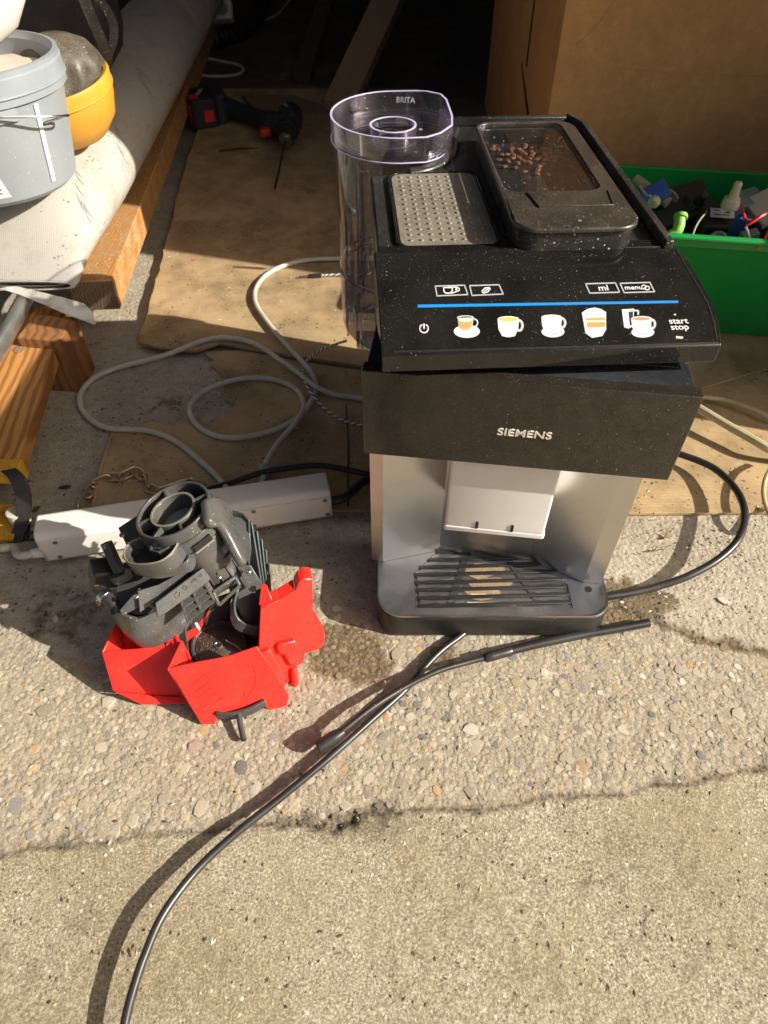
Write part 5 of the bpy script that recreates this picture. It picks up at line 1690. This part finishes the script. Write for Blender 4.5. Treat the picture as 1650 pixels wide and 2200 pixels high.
hp_ = [on_pail(-58, HB - .046, .001), on_pail(-58, HB - .045, .007), on_pail(-50, HB - .046, .012), on_pail(-30, HB - .055, .028), on_pail(-18, HB - .063, .032), on_pail(-14, HB - .066, .024), on_pail(-16, HB - .070, .012), on_pail(-24, HB - .071, .004)]
MB().tube(smooth(hp_, 6), .0016, 8).build('wire_handle', 'wire_steel', bk)
m = MB()
lb = []
for zz in (.016, .075):
    lb.append([on_pail(a - (6 if zz > .05 else 0), zz, .0008) for a in np.linspace(-108, -60, 12)])
n_ = 12
vs = lb[0] + lb[1]
m.add(vs, [(k, k + 1, n_ + k + 1, n_ + k) for k in range(n_ - 1)])
lbl = m.build('label', 'label_white', bk)
m = MB()
for r_ in range(2):
    for k in range(5):
        a = -65 - r_ * 3.2
        z0_ = .022 + k * .0052
        m.wall([on_pail(a, z0_, .0011), on_pail(a - 1.6, z0_ + .001, .0011)], tuple(BK.to_3x3() @ Vector((0, 0, .0028 if k % 2 else .0016))), .0003)
m.build('label_print', 'label_ink', lbl)
m = MB()
m.wall([on_pail(-28, .020, .0012), on_pail(-28, HB - .045, .0012)], tuple((on_pail(-25, .1, .0012) - on_pail(-28, .1, .0012))), .0012)
m.build('pail_highlight', 'label_white', bk)  # white strip standing in for the highlight down the pail's side
m = MB()
rngp = random.Random(3)
vs = [(0, 0, HB - .016)]
fs = []
for i in range(1, 9):
    for k in range(28):
        rr = (R1 - .009) * i / 8
        vs.append((rr * math.cos(2 * math.pi * k / 28), rr * math.sin(2 * math.pi * k / 28), HB - .030 + .012 * (1 - (i / 8) ** 2) + rngp.uniform(-1, 1) * .0022))
for k in range(28):
    fs.append((0, 1 + k, 1 + (k + 1) % 28))
for i in range(7):
    for k in range(28):
        fs.append((1 + i * 28 + k, 1 + (i + 1) * 28 + k, 1 + (i + 1) * 28 + (k + 1) % 28, 1 + i * 28 + (k + 1) % 28))
m.add(vs, fs, BK)
pw = m.build('powder', 'powder', loc=BK @ Vector((0, 0, HB - .05)), angle=80)
pw['kind'] = 'stuff'
pw['label'] = 'pale dirty powder filling the grey bucket'
# ---- yellow shell with a ribbed rubber dome in it (lying behind the bucket)
YC = Vector((-.532, 1.268, .250))
YK = axis_frame(YC, (-.06, -.16, 1), (1, .1, 0))
ys = thing('knee_pad', 'scuffed yellow hard shell cup leaning on the roll behind the grey bucket', 'hard shell', YC)
YK = YK @ Matrix.Diagonal((1.02, 1.02, .92, 1))
MB().lathe([(.0001, 0), (.030, .003), (.058, .016), (.078, .042), (.087, .075), (.0915, .108), (.0895, .114), (.0835, .112), (.080, .078), (.070, .046), (.050, .022), (.0001, .010)], 44, YK).build('shell', 'yellow_shell', ys, angle=50)
MB().ring(circle(.0915, 44), circle(.0885, 44), .090, .0925, YK).build('shell_bead', 'yellow_shell', ys, .0008)
dm = MB()
prof = []
for r_, zz in [(.060, .072), (.070, .092), (.0745, .098), (.0715, .101), (.073, .106), (.0735, .130), (.0715, .146), (.066, .158), (.050, .174), (.026, .182), (.0001, .184)]:
    prof.append((r_, zz))
NR = 66
vs, fs = [], []
for r_, zz in prof:
    for k in range(NR):
        rr = r_ * (1 + (.045 * (1 if k % 6 < 3 else -1) * math.sin(min(1, max(0, (.158 - zz) / .02)) * 1.5708) if r_ > .07 else 0))
        vs.append((rr * math.cos(2 * math.pi * k / NR), rr * math.sin(2 * math.pi * k / NR), zz))
for i in range(len(prof) - 1):
    for k in range(NR):
        fs.append((i * NR + k, i * NR + (k + 1) % NR, (i + 1) * NR + (k + 1) % NR, (i + 1) * NR + k))
dm.add(vs, fs, axis_frame(YC + Vector((.000, 0, -.008)), (.10, .02, 1), (1, .2, 0)) @ Matrix.Diagonal((.88, .88, .90, 1)))
o = dm.build('rubber_dome', 'dusty_rubber', loc=YC + Vector((0, 0, .05)), angle=60)
tag(o, 'dusty black rubber dome with vertical ribs sitting in the yellow shell', 'rubber dome')
# ---- black bag with hanging straps
bgc = Vector((-.70, 1.58, .245))
bg = thing('black_bag', 'black fabric bag with grey dusty straps slumped on the roll behind the rubber dome', 'bag', bgc)
m = MB()
NB = 26
vs, fs = [], []
for i in range(9):
    f = i / 8
    for k in range(NB):
        t = 2 * math.pi * k / NB
        rr = .16 * math.sin(math.pi * (.08 + .86 * f)) ** .5 * (1 + .10 * math.sin(3 * t + 4 * f) + .05 * math.sin(7 * t + 9 * f))
        vs.append((rr * 1.15 * math.cos(t), rr * .8 * math.sin(t), .30 * f))
for i in range(8):
    for k in range(NB):
        fs.append((i * NB + k, i * NB + (k + 1) % NB, (i + 1) * NB + (k + 1) % NB, (i + 1) * NB + k))
fs += [tuple(reversed(range(NB))), tuple(8 * NB + k for k in range(NB))]
m.add(vs, fs, Matrix.Translation(bgc))
m.build('bag_body', 'bag_black', bg, angle=80)
def yat(u, v, y):
    r = ray(u, v)
    return Vector((0, 0, CAM_H)) + r * (y / r.y)
for px, wd in [([(165, -10, 1.36), (185, 40, 1.36), (205, 85, 1.36), (218, 125, 1.37), (216, 150, 1.38)], .016), ([(196, -10, 1.40), (225, 30, 1.40), (235, 60, 1.40), (234, 90, 1.39), (222, 130, 1.38), (218, 152, 1.38)], .013)]:
    P = smooth([yat(*q) for q in px], 6)
    MB().wall(P, [Vector((wd, wd * .5, 0))] * len(P), .0028).build('strap', 'webbing', bg)
# white rounded thing cut by the corner of the frame
wc = yat(-62, -50, 1.24)
wt_ = MB().lathe([(.0001, -.05), (.040, -.045), (.052, -.02), (.052, .02), (.040, .045), (.0001, .05)], 28, axis_frame(wc, (.5, .3, .8)) @ Matrix.Scale(1.34, 4)).build('white_cup', 'white_plastic', loc=wc, bevel=.002)
tag(wt_, 'white rounded plastic piece resting on the bucket rim at the very top left corner', 'plastic piece')

# ---- yellow steel foot with a bent dark strap, at the left edge
yf = thing('yellow_steel_foot', 'worn yellow steel foot with a bent dark steel strap at the left edge', 'steel foot', at(20, 1130))
m = MB()
a, b = at(-120, 1008, .075), at(36, 1009, .075)
d = (b - a).normalized(); s = Vector((-d.y, d.x, 0))
YF = basis(a, d, s, Vector((0, 0, 1)))
L_ = (b - a).length
MB().box(0, L_, -.001, .020, -.026, 0, YF).build('top_bar', 'yellow_paint', yf, .0015)
q = at(-120, 1168, .0015); q2 = at(30, 1165, .0015)
d2 = (q2 - q).normalized()
YB = basis(q, d2, Vector((-d2.y, d2.x, 0)), Vector((0, 0, 1)))
MB().box(0, (q2 - q).length, 0, .052, 0, .006, YB).build('base_plate', 'yellow_paint', yf, .0012)
MB().box(0, (q2 - q).length - .004, .048, .0515, .0062, .020, YB).build('back_flange', 'yellow_paint', yf, .001)
sp = smooth([at(34, 1006, .078), at(52, 1022, .074), at(64, 1050, .060), at(68, 1082, .042), at(64, 1115, .022), at(56, 1140, .008), at(48, 1163, .002)], 5)
MB().wall(sp, [Vector((-.019, -.004, -.002))] * len(sp), .0035).build('bent_strap', 'dark_steel', yf, .0006)
c0 = at(46, 1120, .008)
MB().lathe([(.013, 0), (.0125, .020), (.010, .021), (.0001, .0205)], 22, Matrix.Translation(c0)).build('clear_cap', 'white_cable', yf)
MB().sheet([at(30, 1165, .002), at(62, 1160, .002), at(66, 1120, .002), at(40, 1118, .002)], .0016, (0, 0, 1)).build('strap_foot', 'dark_steel', yf)

# ================================================================== BACKGROUND IN THE GARAGE
# diagonal strut
a, b = at(732, 222, .02), yat(838, -8, 2.75)
d = (b - a).normalized(); sx = Vector((d.y, -d.x, 0)).normalized() if abs(d.y) > .1 else Vector((1, 0, 0))
SM = basis(a, (1, 0, 0), (0, 1, 0), (0, 0, 1))
sv = axis_frame(a, d, (1, 0, 0))
o = MB().box(-.045, .045, -.02, .02, -.02, (b - a).length + .8, sv).build('wooden_strut', 'strut_wood', loc=a, bevel=.002)
tag(o, 'rough wooden strut leaning diagonally in the dark above the water tank', 'strut')
a, b = at(650, 160, .02), yat(720, -60, 3.4)
o = MB().box(-.03, .03, -.015, .015, -.02, (b - a).length + .6, axis_frame(a, b - a)).build('wooden_strut', 'wall_wood', loc=a, bevel=.002)
tag(o, 'thin dark batten barely visible left of the leaning strut', 'strut')
o = MB().prism([tuple(at(u, v, .02).xy) for u, v in [(520, 212), (632, 214), (690, 232), (715, 255), (640, 258), (560, 252)]], .0168, .032).build('wooden_board', 'old_wood', loc=at(600, 235, .0168), bevel=.0015)
tag(o, 'pale board scrap lying behind the cordless drill', 'board')
# socket strip with three outlets
S0, S1 = yat(410, 44, 2.9), yat(494, 32, 2.9)
ex = (S1 - S0); ex.z *= .4; LS_ = ex.length; ex.normalize()
ez = Vector((0, -.8, .6)); ez = (ez - ex * ez.dot(ex)).normalized(); ey = ez.cross(ex)
SK = basis(S0, ex, ey, ez)
sk = thing('socket_strip', 'white socket strip with three round outlets at the top of the dark garage', 'socket strip', S0)
MB().box(-.03, LS_ + .005, 0, .062, -.035, 0, SK).build('casing', 'white_plastic', sk, .004)
for k in range(3):
    M_ = SK @ Matrix.Translation((.012 + k * LS_ * .36, .031, 0))
    m = MB().ring(circle(.0225, 26), circle(.0190, 26), .0002, .0016, M_)
    rg = m.build('outlet', 'white_cable', sk, .0004)
    MB().lathe([(.0188, .0004), (.0001, .0003)], 26, M_).build('outlet_well', 'bucket_grey', rg)
    m = MB()
    for s_ in (-1, 1):
        m.lathe([(.0028, .0003), (.0028, .0006), (.0001, .0007)], 10, M_ @ Matrix.Translation((s_ * .0075, 0, 0)))
    m.build('pin_hole', 'dark_inside', rg)
# ---- cordless drill on its side
dl = thing('cordless_drill', 'black and red cordless drill lying on its side on the cardboard in shade', 'drill', at(540, 280, .016))
zb = .017
bq = [at(418, 280, zb), at(505, 268, zb), at(520, 225, zb), at(428, 215, zb)]
ex = (bq[1] - bq[0]).normalized(); ey = Vector((-ex.y, ex.x, 0))
DR = basis(bq[0], ex, ey, Vector((0, 0, 1)))
MB().prism(rrect(0, 0, .075, .125, .012, 3), 0, .070, DR, scale_top=.94).build('battery', 'drill_black', dl, .004)
MB().prism(rrect(.066, .008, .108, .118, .02, 3), .002, .074, DR).build('battery_foot', 'drill_body', dl, .006)
m = MB()
for k in range(5):
    m.box(-.0012, .003, .012 + k * .0, .05, .010 + k * .010, .016 + k * .010, DR)
m.build('battery_grip', 'drill_red', dl, .001)
MB().box(.006, .030, .020, .055, .0695, .0708, DR).build('battery_button', 'drill_red', dl, .001)
MB().box(.034, .060, .0, .001, .016, .044, DR @ Matrix.Translation((0, -.0018, 0))).build('charge_panel', 'drill_red', dl, .0004)
lettering('battery_lettering', 'BOSCH', .017, DR @ Matrix.Translation((.044, .076, .0702)) @ Matrix.Rotation(R(65), 4, 'Z'), 'print_grey', dl, .0002, 0, .0004)
hs = smooth([DR @ Vector((.085, .062, .040)), at(528, 243, .048), at(562, 256, .052), at(590, 266, .055), at(612, 270, .058)], 4)
MB().tube(hs, [.030 - .010 * math.sin(math.pi * min(1, k / 11)) ** .8 for k in range(len(hs))], 16).build('handle', 'drill_body', dl)
hc, ht = at(622, 258, .060), at(603, 350, .052)
hd = (ht - hc); hd.normalize()
HM = axis_frame(hc - hd * .055, hd, (1, 0, 0))
MB().lathe([(.0001, -.004), (.020, -.002), (.031, .010), (.034, .030), (.034, .085), (.031, .098), (.027, .110)], 26, HM).build('motor_housing', 'drill_body', dl, angle=50)
m = MB()
for k in range(7):
    M_ = HM @ Matrix.Rotation(R(-120 + k * 9), 4, 'Z')
    m.box(.0335, .0350, -.0012, .0012, .020, .050, M_)
m.build('vent_slot', 'dark_inside', dl)
MB().lathe([(.027, .110), (.0285, .116), (.0285, .132), (.026, .138)], 26, HM).build('torque_collar', 'drill_black', dl, angle=40)
MB().lathe([(.0225, .138), (.023, .150), (.0215, .172), (.0175, .182)], 26, HM).build('chuck', 'drill_black', dl, angle=40)
MB().lathe([(.0175, .182), (.0165, .188), (.0100, .194), (.0060, .190), (.0001, .190)], 24, HM).build('chuck_nose', 'chuck_steel', dl, angle=40)
te = at(590, 408, .018)
tb_ = HM @ Vector((0, 0, .188))
MB().tube([tb_, tb_ + (te - tb_) * .94, te], [.0026, .0026, .0006], 8).build('drill_bit', 'dark_steel', dl)
tg_ = at(570, 284, .045)
MB().box(-.014, .014, -.012, .010, -.010, .010, axis_frame(tg_, (0, 0, 1), ex)).build('trigger', 'drill_red', dl, .005)
lettering('body_lettering', '18V', .016, axis_frame(HM @ Vector((-.008, 0, .045)) + Vector((0, -.004, .0345)), (0, -.12, 1), (.35, -1, 0)), 'print_grey', dl, .0002)

# ---- big cardboard box at the right
bxc = Vector((.60, 1.64, 0))
bx = thing('cardboard_box', 'large creased brown cardboard box standing behind the green bin', 'cardboard box', bxc)
BXM = frame((.300, 1.370, 0), R(-.3))
m = MB()
m.box(0, .66, 0, .004, .003, .74, BXM)
m.build('front_panel', 'cardboard_box', bx, .001)
m = MB()
sd_ = [(0, .005), (0, .205), (.003, .20), (.004, .60)]
m.wall([BXM @ Vector((.003 - x, y, .003)) for x, y in [(0, .0045), (.006, .30), (.001, .92)]], (0, 0, .737), .004)
m.build('side_panel', 'cardboard_box', bx, .0008)
MB().box(.005, .66, .912, .916, .003, .74, BXM).build('back_panel', 'cardboard_box', bx, .001)
MB().box(.656, .660, .0045, .9115, .003, .74, BXM).build('side_panel', 'cardboard_box', bx, .001)
# hand slit and folded tear on the side
m = MB()
m.wall([BXM @ Vector((-.0045, .26, .27)), BXM @ Vector((-.0050, .262, .34)), BXM @ Vector((-.0042, .27, .43))], (0, .012, 0), .0012)
m.build('slit', 'dark_inside', bx)
m = MB()
m.wall([BXM @ Vector((-.0040, .17, .20)), BXM @ Vector((-.0046, .24, .225)), BXM @ Vector((-.0044, .33, .255))], (0, 0, .010), .0012)
m.build('tear', 'dark_inside', bx)
m = MB()
for ln in [[(.20, .150), (.30, .19), (.40, .255)], [(.22, .140), (.28, .17), (.33, .24)], [(.10, .335), (.30, .325), (.60, .315)], [(.35, .200), (.60, .196)], [(.03, .37), (.06, .40), (.10, .47)], [(.30, .38), (.36, .41), (.44, .425)], [(.41, .24), (.45, .33), (.50, .42)]]:
    m.tube(smooth([BXM @ Vector((x, -.0001, zz)) for x, zz in ln], 4), .0009, 5)
m.build('crease', 'cardboard_box', bx)

# ---- green bin full of machine parts
gb = thing('green_bin', 'bright green plastic bin filled with old machine parts in front of the cardboard box', 'bin', (.62, 1.09, 0))
GM = frame((.27, 1.085, .0125), R(-8.5))
def flare(z): return z / .205
def gpoly(z, ins=0.0):
    f = flare(z)
    return rrect(-.012 * f + ins, .006 - .074 * f + ins, .60 + .03 * f - ins, .178 + .010 * f - ins, .02, 4)
m = MB()
rows = [(0, 0), (.203, 0), (.203, .003), (.004, .003)]
vs, fs = [], []
n_ = len(gpoly(0))
for zz, ins in rows:
    vs += [(x, y, zz) for x, y in gpoly(zz, ins)]
for i in range(3):
    for k in range(n_):
        fs.append((i * n_ + k, i * n_ + (k + 1) % n_, (i + 1) * n_ + (k + 1) % n_, (i + 1) * n_ + k))
fs += [tuple(reversed(range(n_))), tuple(3 * n_ + k for k in range(n_))]
m.add(vs, fs, GM)
m.build('tub', 'green_plastic', gb, .001, angle=40)
m = MB().ring(gpoly(.2035, -.009), gpoly(.2035, .0005), .197, .2035, GM)
m.ring(gpoly(.187, -.0042), gpoly(.187, -.0002), .182, .1965, GM)
m.build('rim', 'green_plastic', gb, .002)
# the parts inside, each one loose
G = 'machine parts heaped in the green bin'
def part(name, mb, mat, u, v, zz, label, cat, bevel=.002, angle=40):
    o = mb.build(name, mat, loc=at(u, v, zz), bevel=bevel, angle=angle)
    tag(o, label, cat, G)
    return o
def fr(u, v, zz, ax=(0, 0, 1), xh=(1, 0, 0)): return axis_frame(at(u, v, zz), ax, xh)
part('filler_block', MB().prism(gpoly(.0, .014), .006, .115, GM), 'motor_black', 1500, 520, .05, 'dark mass of small black parts at the bottom of the green bin', 'parts')
part('motor', MB().box(-.05, .045, -.035, .035, -.03, .03, fr(1460, 458, .168, (-.2, -.45, .85), (1, .2, .1))), 'motor_black', 1460, 458, .168, 'large black part under the blue connector at the left of the bin', 'motor', .006)
part('tan_tube', MB().tube([at(1365, 385, .215), at(1420, 425, .200), at(1436, 436, .196)], .0085, 12), 'tan_part', 1400, 410, .2, 'tan tube sticking out left of the blue part in the bin', 'tube', 0)
m = MB().box(-.022, .022, -.016, .016, -.008, .008, fr(1407, 418, .205, (-.3, -.7, .65), (1, .4, .2)))
part('blue_connector', m, 'blue_part', 1407, 418, .205, 'light blue flat part with a cream patch in the bin', 'connector', .002)
part('cream_piece', MB().lathe([(.009, 0), (.010, .006), (.006, .012), (.003, .018)], 12, fr(1404, 436, .2145, (-.2, -.7, .6))), 'cream_part', 1404, 430, .21, 'cream coloured lump on the light blue part', 'part', 0)
part('bracket', MB().wall(smooth([at(1428, 400, .212), at(1448, 412, .208), at(1458, 425, .200)], 4), (0, .004, -.016), .003), 'tan_part', 1440, 410, .2, 'tan bent bracket right of the light blue part', 'bracket', .0006)
part('wire', MB().tube(smooth([at(1375, 400, .213), at(1388, 418, .211), at(1398, 420, .214)], 5), .0018, 8), 'white_cable', 1388, 412, .21, 'short white wire in front of the tan tube in the bin', 'wire', 0)
m = MB().tube([at(1462, 462, .222), at(1459, 485, .212), at(1455, 497, .204), at(1440, 506, .198)], [.0078, .0085, .0090, .0085], 14)
m.ring(circle(.0105, 14), circle(.0078, 14), -.003, .003, fr(1462, 466, .2205, at(1462, 462, .222) - at(1459, 485, .212)))
part('green_elbow', m, 'light_green', 1458, 485, .2, 'light green plastic elbow tube standing in the bin', 'elbow tube', .0008)
part('metal_pin', MB().tube([at(1452, 515, .206), at(1467, 503, .212)], .0017, 8), 'wire_steel', 1460, 509, .2, 'thin bright pin below the light green elbow', 'pin', 0)
m = MB().tube([at(1490, 450, .175), at(1503, 432, .200), at(1515, 418, .222)], [.011, .008, .006], 12)
m.box(-.022, .02, -.016, .016, -.014, .012, fr(1494, 445, .185, (.3, -.2, .9), (1, .3, 0)))
part('valve', m, 'motor_black', 1500, 440, .17, 'black valve with an upright nozzle in the middle of the bin', 'valve', .002)
part('motor', MB().box(-.034, .036, -.026, .026, -.034, .03, fr(1543, 492, .172, (-.05, -.35, .93), (1, -.12, 0))), 'motor_black', 1543, 492, .172, 'square black motor under the printed white sticker', 'motor', .004)
fc = fr(1541, 518, .1790, (0, -.90, .42))
part('round_cap', MB().lathe([(.0155, -.004), (.0155, .003), (.012, .0045), (.010, .003), (.0001, .003)], 22, fc), 'pump_teal', 1541, 515, .17, 'round dark teal end cap at the front of the square motor', 'end cap', .0006)
tm = axis_frame(at(1552, 458, .2075), (-.05, -.45, .89), (1, -.14, .02))
stk = part('sticker', MB().box(-.0185, .0185, -.0085, .0085, -.0003, .0003, tm), 'label_white', 1552, 458, .207, 'white printed sticker on the square black motor', 'sticker', 0)
m = MB()
for r_, (xa, xb) in enumerate([(-.013, -.004), (.002, .013), (-.014, .012)]):
    m.box(xa, xb, .0042 - r_ * .0042, .0058 - r_ * .0042, .0003, .0005, tm)
m.build('sticker_print', 'label_ink', stk)
part('pump', MB().prism(rrect(-.035, -.016, .03, .018, .003, 3), -.045, .025, fr(1590, 452, .198, (.06, -.25, .96), (1, .45, .12))), 'pump_teal', 1590, 455, .18, 'teal grey pump housing with a white nozzle on top', 'pump', .002)
m = MB().lathe([(.0135, -.004), (.0135, .004), (.0125, .006), (.0125, .010), (.0100, .012), (.0080, .012), (.0062, .026), (.0062, .034), (.0042, .036), (.0001, .036)], 18, fr(1569, 440, .226, (-.04, -.10, .99)))
part('white_nozzle', m, 'cream_part', 1569, 430, .23, 'cream white stepped nozzle standing on the teal pump', 'nozzle', .0004)
part('blue_clip', MB().box(-.010, .010, -.005, .005, -.028, .022, fr(1584, 490, .197, (-.03, -.30, .95), (1, -.1, 0))), 'blue_part', 1584, 490, .19, 'dark blue clip to the right of the square motor', 'clip', .001)
part('wire', MB().tube(smooth([at(1562, 456, .213), at(1578, 445, .222), at(1592, 442, .226), at(1598, 460, .222), at(1602, 472, .220), at(1622, 472, .222), at(1640, 460, .228)], 6), .0022, 8), 'red_wire', 1600, 460, .21, 'red wire arching from the white sticker over the pump', 'wire', 0)
part('wire', MB().tube(smooth([at(1604, 484, .215), at(1622, 474, .222), at(1640, 462, .228), at(1665, 455, .225)], 6), .0022, 8), 'red_wire', 1625, 470, .21, 'red wire twisting towards the right edge below the arching one', 'wire', 0)
part('wire', MB().tube(smooth([at(1624, 534, .205), at(1640, 520, .213), at(1650, 500, .218), at(1665, 480, .220)], 6), .0023, 8), 'red_wire', 1640, 515, .2, 'bright red wire at the front right of the bin', 'wire', 0)
part('wire', MB().tube(smooth([at(1486, 522, .200), at(1490, 500, .210), at(1500, 478, .216), at(1512, 462, .214), at(1518, 455, .208)], 6), .0013, 8), 'tan_part', 1498, 490, .2, 'thin brown wire curving up between elbow and motor', 'wire', 0)
part('white_block', MB().box(-.03, .06, -.03, .03, -.02, .014, fr(1650, 452, .208, (-.25, -.35, .9), (1, .3, .3))), 'cream_part', 1650, 450, .2, 'white plastic block at the right edge of the bin', 'plastic block', .002)
part('motor', MB().box(-.026, .04, -.022, .022, -.03, .026, fr(1642, 498, .178, (.08, -.3, .95), (1, -.2, 0))), 'motor_black', 1642, 500, .178, 'black motor at the right edge with red wires over it', 'motor', .004)
part('terminal', MB().box(-.013, .013, -.007, .007, -.02, .012, fr(1606, 512, .190, (-.1, -.3, .9), (1, .2, 0))), 'pump_teal', 1606, 512, .19, 'small teal terminal block low between clip and right motor', 'terminal', .001)
part('wire', MB().tube(smooth([at(1602, 488, .212), at(1607, 500, .210), at(1612, 520, .204), at(1612, 530, .198)], 5), .0018, 8), 'white_cable', 1607, 505, .2, 'short white wire hanging over the teal terminal block', 'wire', 0)

# ================================================================== LITTER ON THE GROUND
def flake(name, u, v, r, mat, label, cat, zz=.001, curl=.3, group=None, el=.6, rot=None):
    c = at(u, v, zz)
    rot = random.uniform(0, 6.28) if rot is None else rot
    m = MB()
    n_ = 9
    top, bot = [], []
    for k in range(n_):
        t = 2 * math.pi * k / n_
        rr = r * random.uniform(.75, 1.1)
        x, y = rr * math.cos(t), rr * el * math.sin(t)
        zz_ = r * .12 + curl * r * (x / r) ** 2
        X_, Y_ = x * math.cos(rot) - y * math.sin(rot), x * math.sin(rot) + y * math.cos(rot)
        top.append((X_, Y_, zz_ + r * .12)); bot.append((X_, Y_, zz_))
    vs = [(0, 0, r * .3)] + top + [(0, 0, 0)] + bot
    fs = []
    for k in range(n_):
        j = (k + 1) % n_
        fs += [(0, 1 + k, 1 + j), (n_ + 1, n_ + 2 + j, n_ + 2 + k), (1 + k, n_ + 2 + k, n_ + 2 + j, 1 + j)]
    m.add(vs, fs, Matrix.Translation(c))
    o = m.build(name, mat, loc=c, angle=60)
    tag(o, label, cat, group)
    return o
flake('dry_leaf', 1432, 1155, .0062, 'leaf', 'curled tan leaf fragment on the concrete right of the machine', 'leaf', curl=.8)
flake('dry_leaf', 1403, 1184, .0055, 'leaf_dark', 'dark narrow leaf scrap below the tan curled one', 'leaf', curl=.5, el=.28, rot=.5)
flake('dry_leaf', 1420, 1182, .0045, 'leaf_dark', 'thin dark stem lying right of the dark leaf scrap', 'leaf', curl=.3, el=.12, rot=-.1)
flake('dry_leaf', 1545, 1140, .0030, 'leaf_dark', 'small dark leaf crumb inside the hose loop near its shadow', 'leaf', curl=.5)
flake('dry_leaf', 1372, 1190, .0040, 'leaf_dark', 'small dark twig left of the dark leaf scrap', 'leaf', curl=.2, el=.2, rot=-.6)
flake('dry_leaf', 1312, 1246, .0032, 'leaf_dark', 'dark crumb by the back right corner of the drip tray', 'leaf', curl=.6)
flake('plaster_chip', 120, 1331, .0055, 'chalk', 'pale triangular chip alone in the shadow on the left', 'chip', curl=.1, el=.7)
flake('stone', 140, 1048, .0085, 'hose', 'dark oval stone on the shaded concrete left of the chain', 'stone', .002, .05, el=.45, rot=.2)
flake('stone', 78, 1095, .0075, 'leaf_dark', 'brown oval stone beside the bent steel strap', 'stone', .002, .05, el=.6, rot=1.2)
flake('stone', 192, 740, .0075, 'bucket_grey', 'light grey pebble right of the wooden post', 'stone', .002, .1)
flake('stone', 563, 777, .0030, 'rubber', 'tiny black bead on the cardboard inside the cable loops', 'stone', .008, .1)
flake('stone', 1556, 1293, .0085, 'chalk', 'flat pale stone set in the concrete below the black hose loop', 'stone', -.0005, .02, el=.5, rot=-.7)
flake('plastic_scrap', 416, 559, .0040, 'red_plastic', 'tiny red plastic scrap on the sunlit cardboard by the shade line', 'scrap', .017, .2, el=.4, rot=.3)
# crumbs and grit scattered over the cardboard and the shaded floor: uncountable
m = MB()
rg_ = random.Random(5)
for k in range(1100):
    u, v = rg_.uniform(60, 780), rg_.uniform(520, 1080)
    if k % 3 == 0: u, v = rg_.uniform(1330, 1650), rg_.uniform(1000, 1330)
    if k % 4 == 1: u, v = rg_.uniform(0, 1650), rg_.uniform(1420, 2190)
    onc1 = 330 < u < 790 and v < 735
    onc2 = (u > 240 and 930 < v < 1090) or (u > 560 and v > 745) or (u > 1300 and v < 1100)
    zz = .0166 if onc1 else (.0067 if onc2 else .0008)
    c = at(u, v, zz)
    r_ = rg_.uniform(.0006, .0017)
    a = rg_.uniform(0, 6.28)
    M_ = Matrix.Translation(c) @ Matrix.Rotation(a, 4, 'Z') @ Matrix.Diagonal((r_ * rg_.uniform(.7, 2.4), r_, r_ * .7, 1))
    mi = 0 if rg_.random() < .62 else (1 if rg_.random() < .6 else 2)
    m.add([(1, 0, 0), (0, 1, 0), (-1, 0, 0), (0, -1, 0), (0, 0, 1)], [(0, 1, 4), (1, 2, 4), (2, 3, 4), (3, 0, 4)], M_, mi)
o = m.build('grit', ['leaf_dark', 'crumb', 'tan_part'], loc=(0, .9, 0))
o['kind'] = 'stuff'
